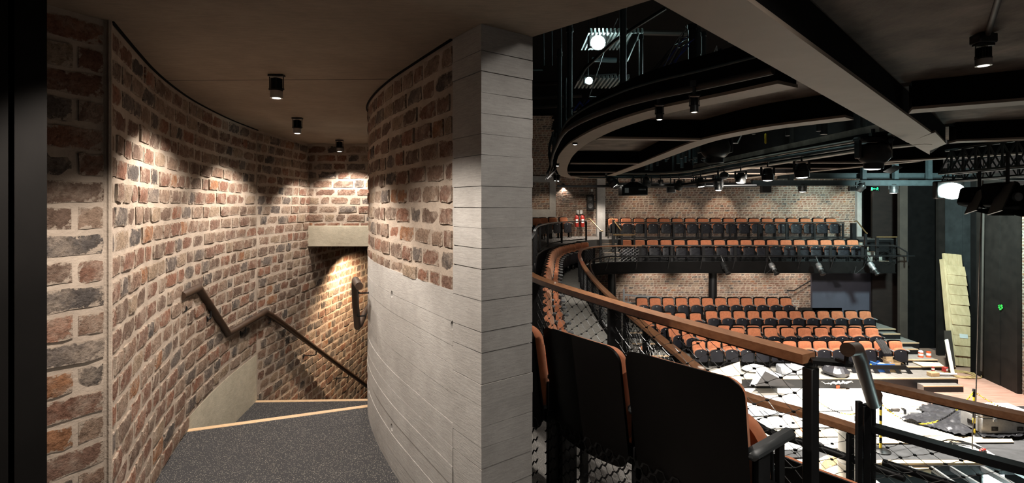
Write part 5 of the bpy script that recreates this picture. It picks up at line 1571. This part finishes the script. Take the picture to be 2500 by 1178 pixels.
m2 = MB(); m2.box(p + Vector((-.2, .02, .33)), (.10, .3, .008), Matrix.Rotation(.7, 3, 'Y')); m2.box(p + Vector((.22, 0, .29)), (.12, .3, .008), Matrix.Rotation(.4, 3, 'Y')); m2.box(p + Vector((0, .17, .34)), (.32, .008, .12)); obj('flap', m2, M['cardboard'], t)
p = Vector(G(2126, 903, Z5)); t = thing('bottle', 'small white bottle left of the blue crate', 'bottle', p)
m2 = MB(); m2.lathe([(.055, 0), (.06, .02), (.06, .13), (.025, .17)], p, None, 12); obj('body', m2, M['whiteplastic'], t); m2 = MB(); m2.lathe([(.024, .165), (.024, .20)], p, None, 10); obj('cap', m2, M['yellow'], t)
p = Vector(G(2040, 914, Z5)); rng = random.Random(3)
m2 = MB(); m2.lathe([(.20, 0), (.36, .05), (.38, .14), (.26, .26), (.08, .33), (0, .34)], p, None, 22); m2.v = [(a + rng.uniform(-.03, .03), b + rng.uniform(-.03, .03), c + rng.uniform(-.025, .025) * (c > p.z + .02)) for a, b, c in m2.v]
single('refuse_bag', m2, M['poly'], 'shiny black plastic bag slumped on the front platform', 'bag', angle=20)
p = Vector(G(1936, 914, Z5)); t = thing('wrapped_box', 'long box wrapped in grey plastic behind the end post', 'box', p)
m2 = MB(); m2.box(p + Vector((0, .1, .14)), (.82, .36, .27), bev=.03); obj('wrap', m2, M['wrap'], t); m2 = MB(); m2.box(p + Vector((.1, .1, .14)), (.03, .365, .28)); obj('tape', m2, M['plug'], t)
p = Vector(G(2278, 917, Z5)); m2 = MB(); m2.box(p + Vector((0, 0, .06)), (.28, .18, .12), .1, bev=.008); single('carton', m2, M['cardboard'], 'low brown carton on the front platform beside the red can', 'box')
p = Vector(G(2307, 906, Z5 + .02)); t = thing('red_box', 'small red box with a pale side near the leaning board', 'box', p)
m2 = MB(); m2.box(p + Vector((0, 0, .07)), (.13, .12, .14), .4, bev=.005); obj('box', m2, M['red'], t); m2 = MB(); m2.box(p + Vector((0, -.003, .07)), (.10, .124, .07), .4); obj('paper_label', m2, M['plug'], t)
p = Vector(G(2312, 915, Z5 + .02)); m2 = MB(); m2.tube([p + Vector((-.25, 0, .04)), p + Vector((.26, -.04, .04))], .035, 10); single('paper_roll', m2, M['plug'], 'white roll lying at the end of the front platform', 'roll')
p = Vector(G(2326, 938, STG + .0)); p = Vector(G(2330, 934, STG + .1)); t = thing('cordless_drill', 'yellow and black drill at the corner of the front platform', 'power tool', p)
m2 = MB(); m2.bar(p + Vector((-.13, 0, .06)), p + Vector((.10, 0, .06)), .07, .08, bev=.02); obj('body', m2, M['yellow'], t); m2 = MB(); m2.bar(p + Vector((.03, 0, .03)), p + Vector((.07, 0, -.1)), .05, .05, bev=.01); m2.lathe([(.03, 0), (.012, .06)], p + Vector((-.13, 0, .06)), Matrix.Rotation(-PI / 2, 3, 'Y'), 10); obj('grip', m2, M['heat'], t)
p = Vector(G(2275, 947, STG)); m2 = MB(); m2.lathe([(.10, 0), (.12, .03), (.06, .07), (0, .075)], p, None, 10); m2.v = [((a - p.x) * 1.6 + p.x, b, c) for a, b, c in m2.v]; single('work_glove', m2, M['yellow'], 'pale yellow glove lying before the low step box', 'glove')
p = Vector(G(1923, 1008, STG)) ; p = Vector(G(1973, 0 + 951, STG + .02)); p = Vector(G(2044, 946, STG + .02)); m2 = MB(); m2.box(p + Vector((0, 0, .05)), (.16, .12, .1), .3, bev=.01); single('tape_block', m2, M['orange'], 'small orange block on the white dust cover', 'block')
# black frame leaning on the platform
t = thing('welded_trestle', 'black welded frame with uprights leaning on the front platform', 'trestle', G(2160, 940, STG))
fa, fb = Vector(G(2078, 938, STG + .03)), Vector(G(2246, 940, STG + .03)); fc, fd = fa + Vector((-.12, .28, .47)), fb + Vector((-.22, .28, .47))
for (a, b) in ((fa, fb), (fc, fd)):
    m2 = MB(); m2.bar(a, b, .06, .12); obj('rail', m2, M['black'], t)
for k in range(7):
    a, b = fa.lerp(fb, k / 6), fc.lerp(fd, k / 6); ex = Vector((.07, 0, 0)); th = Vector((0, .04, .015)); m2 = MB()
    m2.add([a - ex, a + ex, b + ex, b - ex, a - ex + th, a + ex + th, b + ex + th, b - ex + th], [(0, 1, 2, 3), (7, 6, 5, 4), (0, 4, 5, 1), (1, 5, 6, 2), (2, 6, 7, 3), (3, 7, 4, 0)])
    obj('upright', m2, M['black'], t)
# sheets at the left of the stage front
def lean(pts, label, mat, th=.02, name='leaning_board', cat='board'):
    a = [Vector(p) for p in pts]; nrm = (a[1] - a[0]).cross(a[2] - a[0]).normalized() * th
    n = len(a); m2 = MB(); m2.add(a + [p + nrm for p in a], [tuple(range(n))[::-1], tuple(range(n, 2 * n))] + [(i, (i + 1) % n, n + (i + 1) % n, n + i) for i in range(n)])
    return single(name, m2, M[mat], label, cat, smooth=False)
lean([W(1735, 906, 15.2), W(1806, 882, 15.6), W(1811, 935, 15.3), W(1740, 938, 15.0)], 'pale plywood sheet leaning against the front platform', 'ply')
lean([W(1830, 940, 15.0), W(1853, 896, 15.6), W(1908, 913, 15.5), W(1904, 940, 15.1)], 'dark translucent sheet propped beside the plywood', 'wrap', name='plastic_sheet', cat='sheet')
lean([W(1845, 941, 14.8), W(1868, 905, 15.2), W(1940, 941, 14.9)], 'dark triangular offcut lying in front of the propped sheet', 'panel', name='board_offcut', cat='board')
p = Vector(G(1842, 905, Z5)); m2 = MB(); m2.lathe([(.2, 0), (.28, .06), (.2, .16), (.05, .2), (0, .2)], p, None, 14); m2.v = [((a - p.x) * 1.5 + p.x + rng.uniform(-.03, .03), b + rng.uniform(-.03, .03), c + rng.uniform(-.02, .02)) for a, b, c in m2.v]; single('dust_sheet', m2, M['sheet'], 'white cloth heaped on the platform above the plywood', 'cloth', angle=20)
# black rag on a front-row seat
m2 = MB(); pa = [Vector(W(2146, 829, 16.45)), Vector(W(2152, 836, 16.36)), Vector(W(2158, 846, 16.3)), Vector(W(2168, 862, 16.2))]
for k in range(7): m2.tube([p + Vector(((k - 3) * .035, -.01 * (k % 2), .01 * math.sin(k * 2))) for p in pa], .03, 6)
single('black_rag', m2, M['rag'], 'black rag draped over the back of a front-row stalls seat', 'rag')
# stacked timber leaning in the corner
base = Vector(W(2350, 893, 17.6)); top = Vector(W(2323, 620, 18.5))
t = thing('timber_stack', 'tall strapped stack of pale boards leaning in the dark corner', 'timber stack', base)
ax = (top - base); L = ax.length; ax.normalize(); side = Vector((1, 0, 0)); side = (side - ax * side.dot(ax)).normalized(); front = ax.cross(side)
if front.y > 0: front = -front
for k in range(4):
    m2 = MB(); o_ = side * (-.26 + k * .165) + front * .02
    m2.bar(base + o_ + ax * (.0 if k else .05), top + o_ + ax * (.05 * (k % 2)), .15, .10, bev=.004) if False else m2.box((base + top) / 2 + o_, (.145, .09, L), Matrix((side, front, ax)).transposed(), bev=.004)
    obj('board', m2, M['pine'], t)
m2 = MB(); m2.box((base + top) / 2 - side * .40 + front * .06 - ax * .15, (.07, .20, L * .96), Matrix((side, front, ax)).transposed(), bev=.004); obj('board', m2, M['pine'], t)
nb = 9
for k in range(nb):
    u0 = .085 + k * .0895; c = base + ax * (L * (u0 + .044)) + front * (.10 + .012 * (k % 2)); m2 = MB()
    m2.box(c + side * .01, (.66, .05, L * .0885), Matrix((side, front, ax)).transposed() @ Matrix.Rotation(.09, 3, 'X'), bev=.006); obj('cross_board', m2, M['pine'], t)
m2 = MB(); m2.box(base + ax * (L * .26) + front * .145 + side * .02, (.28, .008, .14), Matrix((side, front, ax)).transposed()); obj('paper_label', m2, M['plug'], t)
lean([W(2308, 828, 17.0), W(2315, 827, 17.0), W(2331, 911, 16.4), W(2324, 911, 16.4)], 'thin white-edged panel leaning left of the timber stack', 'sheet', .05)
lean([W(2306, 806, 17.5), W(2322, 806, 17.5), W(2333, 893, 17.2), W(2312, 893, 17.2)], 'dark red-brown board leaning behind the white-edged panel', 'post', .03)
# green tape mark on the side panel
p = Vector(W(2445, 749, 15.72)); m2 = MB()
for k in range(7):
    a = k * .9; m2.box(p + Vector((-.03 + .0 * k, -.05 * math.cos(a), .07 * math.sin(a) * (1 if k % 2 else .6))), (.012, .05, .05), Matrix.Rotation(a, 3, 'X'))
single('green_tape', m2, M['exit'] if False else M['greentape'], 'torn green tape mark on the black side panel', 'tape')
# ================================================================ RIG: GANTRY, TRUSS, FLOODS, ROOF VOID
def beam_h(px0, px1, py0, py1, Y, d, mat, label, name='gantry_beam', lip=True):
    a = Vector(W(px0, py0, Y)); b = Vector(W(px1, py1, Y)); t = thing(name, label, 'beam', (a.x, a.y, b.z))
    m2 = MB(); m2.box(((a.x + b.x) / 2, Y + d / 2, (a.z + b.z) / 2), (b.x - a.x, d * .5, abs(a.z - b.z))); obj('web', m2, M[mat], t)
    if lip:
        for z in (a.z, b.z):
            m2 = MB(); m2.box(((a.x + b.x) / 2, Y + d / 2, z), (b.x - a.x, d, .02)); obj('flange', m2, M[mat], t)
    return t
beam_h(1905, 2340, 423, 435, 17.0, .25, 'gantry', 'upper blue-grey channel of the far gantry')
beam_h(1840, 2340, 440, 452, 16.4, .25, 'gantry', 'lower blue-grey channel of the far gantry')
beam_h(1480, 1900, 446, 452, 17.2, .2, 'black', 'black channel over the far brick wall')
for px in (1930, 2108, 2186, 2268):
    m2 = MB(); a = Vector(W(px, 400, 16.8)); m2.box((a.x, a.y, 3.0), (.14, .12, 4.6)); single('gantry_hanger', m2, M['gantry'], 'vertical gantry hanger at the far channels, near pixel mark' if False else 'vertical hanger of the far gantry, %s from the brick' % {1930: 'first', 2108: 'second', 2186: 'third', 2268: 'fourth'}[px], 'hanger', 'gantry hangers')
# lit flood
p = Vector(W(2325, 466, 13.0)); t = thing('stage_flood', 'dazzling cool white work flood over the stage corner', 'work light', p)
m2 = MB(); m2.box(p + Vector((0, .12, .03)), (.74, .16, .46), bev=.03); obj('housing', m2, M['heat'], t)
m2 = MB(); m2.lathe([(0, -.09), (.20, -.075), (.34, 0)], p, Matrix.Rotation(PI / 2, 3, 'X') @ Matrix.Diagonal((1.0, .62, -1)), 20); obj('lens', m2, M['lens_cool'], t)
m2 = MB(); m2.tube([p + Vector((0, .12, .2)), (p.x, p.y + .12, 5.3)], .025, 6); obj('hanger', m2, M['heat'], t)
lamp('stage_flood_beam', 'SPOT', p + Vector((.1, .35, -.05)), 4500, COOL, Vector((16.2, 19, -.8)), 110, .9, .2)
lamp('stage_flood_front_beam', 'SPOT', p + Vector((0, -.15, -.05)), 500, COOL, Vector((12, 10, -5)), 130, .9, .2)
# truss at the right
def truss(label, a, b, w=.18, n=7, r=.016):
    a, b = Vector(a), Vector(b); t = thing('lighting_truss', label, 'truss', a); d = b - a; nr = d.cross(Vector((0, 0, 1))).normalized() * w; up = Vector((0, 0, w * 1.6))
    ch = [(a, b), (a + nr, b + nr), (a + nr / 2 + up, b + nr / 2 + up)]
    for p, q in ch:
        m2 = MB(); m2.tube([p, q], r, 8); obj('chord', m2, M['teal'], t)
    for k in range(n):
        for (p, q), (p2, q2) in ((ch[0], ch[2]), (ch[1], ch[2])):
            m2 = MB(); m2.tube([p.lerp(q, k / n), p2.lerp(q2, (k + .5) / n), p.lerp(q, (k + 1) / n)], r * .55, 5); obj('lacing', m2, M['teal'], t)
    return t
truss('blue-grey lattice truss above the black floods, nearer the beam tip', W(2326, 424, 7.0), W(2560, 402, 5.8), .2)
truss('blue-grey lattice truss just behind the first, over the stage flood', W(2326, 443, 8.4), W(2560, 425, 7.0), .2)
m2 = MB(); m2.tube([W(2300, 432, 9), W(2560, 440, 8)], .02, 8); single('rig_pipe', m2, M['teal'], 'thin pipe crossing under the lattice trusses', 'pipe')
# black flood boxes with barn doors
def soft(px0, px1, py0, py1, Y, label, rz=.0):
    a = Vector(W(px0, py0, Y)); b = Vector(W(px1, py1, Y)); c = (a + b) / 2; w = b.x - a.x; h = a.z - b.z
    t = thing('soft_flood', label, 'flood lamp', c)
    m2 = MB(); m2.box(c + Vector((0, .18, .03)), (w * .55, .28, h * .75), Matrix.Rotation(rz, 3, 'Y'), bev=.03); obj('housing', m2, M['blackmat'], t)
    for (dx, ang) in ((-.42, .42), (.42, -.42)):
        m2 = MB(); m2.box(c + Vector((w * dx, -.02, -.02)), (.012, .34, h * .95), Matrix.Rotation(ang, 3, 'Y') @ Matrix.Rotation(-ang, 3, 'Z')); obj('barn_door', m2, M['black'], t)
    m2 = MB(); m2.box(c + Vector((0, -.05, -h * .48)), (w * .7, .34, .014), Matrix.Rotation(R(12), 3, 'X')); obj('lower_flap', m2, M['black'], t)
    m2 = MB(); m2.tube([c + Vector((0, .1, h * .4)), (c.x, c.y + .1, .62)], .02, 6); obj('yoke_stem', m2, M['heat'], t)
    m2 = MB(); m2.lathe([(.05, 0), (.05, .03), (.02, .05)], c + Vector((0, .0, 0)), Matrix.Rotation(PI / 2, 3, 'X'), 12); obj('bulb_holder', m2, M['arm'], t)
soft(2372, 2446, 456, 518, 6.4, 'black flood lamp with open barn doors next to the dazzling flood', .25)
soft(2432, 2530, 440, 520, 5.8, 'black flood lamp with open barn doors by the brick edge', -.1)
# roof void
t = thing('roof_flood', 'big dazzling work flood lighting the ribbed roof deck', 'work light', W(1460, 104, 9.0))
p = Vector(W(1460, 104, 9.0)); m2 = MB(); m2.box(p + Vector((0, .1, .05)), (.34, .14, .26), bev=.03); obj('housing', m2, M['heat'], t)
m2 = MB(); m2.lathe([(0, -.06), (.08, -.05), (.13, 0)], p, Matrix.Rotation(PI / 2, 3, 'X') @ Matrix.Diagonal((1, 1, -1)), 18); obj('lens', m2, M['lens_cool'], t)
m2 = MB(); m2.tube([p + Vector((0, .1, .15)), (p.x, p.y + .1, 5.3)], .012, 6); obj('hanger', m2, M['heat'], t)
lamp('roof_flood_beam', 'POINT', p + Vector((0, -.12, .0)), 16, COOL, radius=.08)
p = Vector(W(1438, 197, 10.5)); t = thing('roof_flood', 'smaller work flood lower in the roof void', 'work light', p)
m2 = MB(); m2.box(p + Vector((0, .1, .02)), (.2, .1, .16), bev=.02); obj('housing', m2, M['heat'], t); m2 = MB(); m2.lathe([(0, -.05), (.045, -.04), (.075, 0)], p, Matrix.Rotation(PI / 2, 3, 'X') @ Matrix.Diagonal((1, 1, -1)), 16); obj('lens', m2, M['lens_cool'], t)
m2 = MB(); m2.tube([p + Vector((0, .1, .1)), (p.x, p.y + .1, 5.3)], .010, 6); obj('hanger', m2, M['heat'], t)
lamp('roof_flood_beam', 'POINT', p + Vector((0, -.12, 0)), 10, COOL, radius=.06)
def deck(px0, px1, py0, py1, Y0, Y1, label, n=14):
    a = Vector(W(px0, py1, Y0)); b = Vector(W(px1, py0, Y1)); t = thing('roof_deck', label, 'roof deck', a)
    x0, x1 = a.x, Vector(W(px1, py1, Y0)).x + .6
    z = a.z; m2 = MB()
    for k in range(n):
        xa = x0 + (x1 - x0) * k / n; wv = (x1 - x0) / n
        m2.add([(xa, Y0, z), (xa + wv * .4, Y0, z), (xa + wv * .5, Y0, z + .08), (xa + wv * .9, Y0, z + .08), (xa + wv, Y0, z), (xa, Y1, z), (xa + wv * .4, Y1, z), (xa + wv * .5, Y1, z + .08), (xa + wv * .9, Y1, z + .08), (xa + wv, Y1, z)], [(0, 1, 6, 5), (1, 2, 7, 6), (2, 3, 8, 7), (3, 4, 9, 8)])
    obj('ribbed_sheet', m2, M['deck'], t, smooth=False)
deck(1437, 1488, 70, 80, 8.9, 9.9, 'ribbed metal roof deck lit by the big work flood')
deck(1415, 1470, 180, 190, 11.0, 12.0, 'dim ribbed deck behind the smaller work flood', 12)
def vpipe(px, y0, y1, Y, r, label, mat='teal'):
    m2 = MB(); m2.tube([W(px, y0, Y), W(px, y1, Y)], r, 12)
    for py in (y0 + (y1 - y0) * .06, y0 + (y1 - y0) * .94): m2.lathe([(r * 1.3, -.03), (r * 1.3, .03)], W(px, py, Y), None, 12)
    return single('rig_column', m2, M[mat], label, 'pipe')
vpipe(1521, 0, 222, 6.8, .045, 'thick blue-grey tube column in the roof void right of the floods')
vpipe(1565, 84, 205, 8.0, .03, 'slim blue-grey tube column behind the thick roof tube')
vpipe(1391, 60, 300, 7.5, .04, 'dark tube column left of the roof floods')
vpipe(1366, 120, 330, 7.0, .03, 'thin tube with clamps beside the left roof column')
vpipe(1380, 190, 300, 7.2, .018, 'short pale tube next to the clamped tube')
vpipe(1690, 60, 165, 6.5, .05, 'dark tube column in the roof void close to the diagonal beam', 'black')
vpipe(1703, 70, 150, 6.6, .035, 'blue-grey tube beside the dark column near the beam')
vpipe(1718, 80, 140, 7.0, .03, 'second blue-grey tube near the beam')
m2 = MB(); m2.bar(W(1552, 84, 8.2), W(1522, 150, 7.4), .12, .03); single('brace', m2, M['deck'], 'pale lit steel brace slanting between roof tubes', 'brace')
m2 = MB(); m2.tube([W(1625, 20, 7.5), W(1535, 76, 7.8), W(1500, 100, 8), W(1430, 165, 8.4), W(1410, 195, 8.6)], .03, 8); single('flexible_duct', m2, M['heat'], 'dark sagging cable loom crossing in front of the roof flood', 'cable')
for (a, b, lab) in (((1474, 128), (1438, 238), 'thin steel wire slanting below the roof flood'), ((1625, 22), (1532, 76), 'thin wire rising to the beam from the roof tube'), ((1508, 45), (1490, 85), 'short thin wire above the ribbed deck')):
    m2 = MB(); m2.tube([W(*a, 7.9), W(*b, 7.9)], .006, 5); single('steel_wire', m2, M['wire'], lab, 'wire')
for (a, b, Y, r, mt, lab) in (((1300, 171), (1325, 171), 12, .02, 'teal', 'pale horizontal rod deep in the roof void'), ((1300, 205), (1400, 200), 13, .06, 'umber', 'dark horizontal roof beam, upper'), ((1300, 238), (1420, 232), 13, .06, 'umber', 'dark horizontal roof beam, middle'), ((1300, 262), (1400, 256), 13, .05, 'umber', 'dark horizontal roof beam, lower'),
                          ((1415, 186), (1505, 180), 11, .02, 'black', 'thin black rail in front of the dim deck'), ((1440, 239), (1480, 240), 6.5, .02, 'teal', 'blue-grey tube end above the lighting bar'), ((1445, 145), (1505, 147), 10, .05, 'teal', 'shadowed cross tube under the roof flood'), ((1505, 78), (1690, 82), 11, .06, 'post', 'brown roof girder behind the slim tube'), ((1530, 195), (1600, 198), 12, .03, 'post', 'thin brown girder low in the roof void')):
    m2 = MB(); m2.tube([W(*a, Y), W(*b, Y)], r, 8); single('roof_pipe', m2, M[mt], lab, 'pipe')
for (px, lab) in ((1325, 'first thin drop rod at the pillar edge of the roof void'), (1345, 'second thin drop rod in the roof void'), (1368, 'third thin drop rod in the roof void')):
    m2 = MB(); m2.tube([(*W(px, 70, 9)[:2], 5.3), W(px + 3, 160, 9)], .008, 5); single('drop_rod', m2, M['teal'], lab, 'rod')
rng = random.Random(12)
def cables(label, pts, n, spread, mats, Y, r=.010):
    t = thing('cable_bundle', label, 'cables', W(*pts[0], Y))
    for k in range(n):
        o_ = Vector((rng.uniform(-spread, spread), rng.uniform(-spread, spread), rng.uniform(-spread, spread)))
        m2 = MB(); m2.tube(smooth_path([Vector(W(*p, Y)) + o_ + Vector((rng.uniform(-1, 1), 0, rng.uniform(-1, 1))) * spread * .7 for p in pts], .08), r, 5); obj('cable', m2, M[mats[k % len(mats)]], t)
cables('blue and white cable bundle climbing the roof void', [(1600, 193), (1625, 160), (1650, 120), (1672, 98), (1680, 82)], 9, .07, ['bluecable', 'heat', 'wire', 'heat'], 6.2, .006)
cables('looped pale cables hanging near the diagonal beam', [(1735, 165), (1742, 135), (1750, 125), (1755, 150), (1757, 165)], 4, .04, ['heat', 'plug'], 6.0)
cables('tangle of dark cables at the lower left of the ring', [(1352, 330), (1344, 370), (1350, 400), (1338, 430)], 6, .06, ['heat', 'black'], 9.3, .016)
cables('pale cable ends above the left of the lighting bar', [(1405, 274), (1416, 262), (1426, 268), (1440, 250)], 4, .04, ['plug', 'bluecable', 'teal'], 6.0)
# pipework seen through the ring opening
gt = thing('rig_grid', 'dense blue-grey scaffold of tubes seen through the ring opening', 'scaffold', W(1600, 420, 11))
for k in range(34):
    Y = rng.uniform(5.0, 12); x = rng.uniform(2.4, 3.75)
    if abs(Y - 7.6) < .6 and x > 2.6: Y += 1.3
    zt = rng.uniform(1.3, 2.2)
    m2 = MB(); m2.tube([(x, Y, .80), (x, Y, zt)], rng.choice([.02, .025, .04]), 8); obj('upright_tube', m2, M['teal'], gt)
for k in range(46):
    Y = rng.choice([rng.uniform(5.0, 6.6), rng.uniform(8.6, 12.0)]); z = rng.uniform(.95, 1.9); x0 = rng.uniform(2.45, 2.9); x1 = rng.uniform(3.2, 3.8)
    m2 = MB(); m2.tube([(x0, Y, z), (x1, Y + rng.uniform(-.8, .8), z + rng.uniform(-.1, .1))], rng.choice([.012, .018, .025]), 6); obj('cross_tube', m2, M['teal'], gt)
for k in range(10):
    z = rng.uniform(1.0, 1.8); x = rng.uniform(2.5, 3.7)
    m2 = MB(); m2.tube([(x, 4.8, z), (x + rng.uniform(-.2, .2), 12.5, z)], .022, 6); obj('long_tube', m2, M['teal'], gt)
for k in range(14):
    Y = rng.uniform(5.2, 11); x = rng.uniform(2.5, 3.7); z = rng.uniform(.95, 1.5)
    pts = [(x + .12 * math.cos(j * .8 + k), Y, z + .12 * math.sin(j * .8 + k) * (1 + .1 * k % 1)) for j in range(6)]
    m2 = MB(); m2.tube(pts, .008, 5); obj('loose_cable', m2, M[rng.choice(['plug', 'heat', 'bluecable', 'teal'])], gt)
p = Vector(W(1869, 338, 8.0)); m2 = MB(); m2.box(p, (.03, .03, .16), .4, bev=.01); obj('yellow_clamp', m2, M['yellow'], gt)
lamp('rig_work_light', 'POINT', (3.0, 8.6, 2.4), 40, COOL, radius=.1)
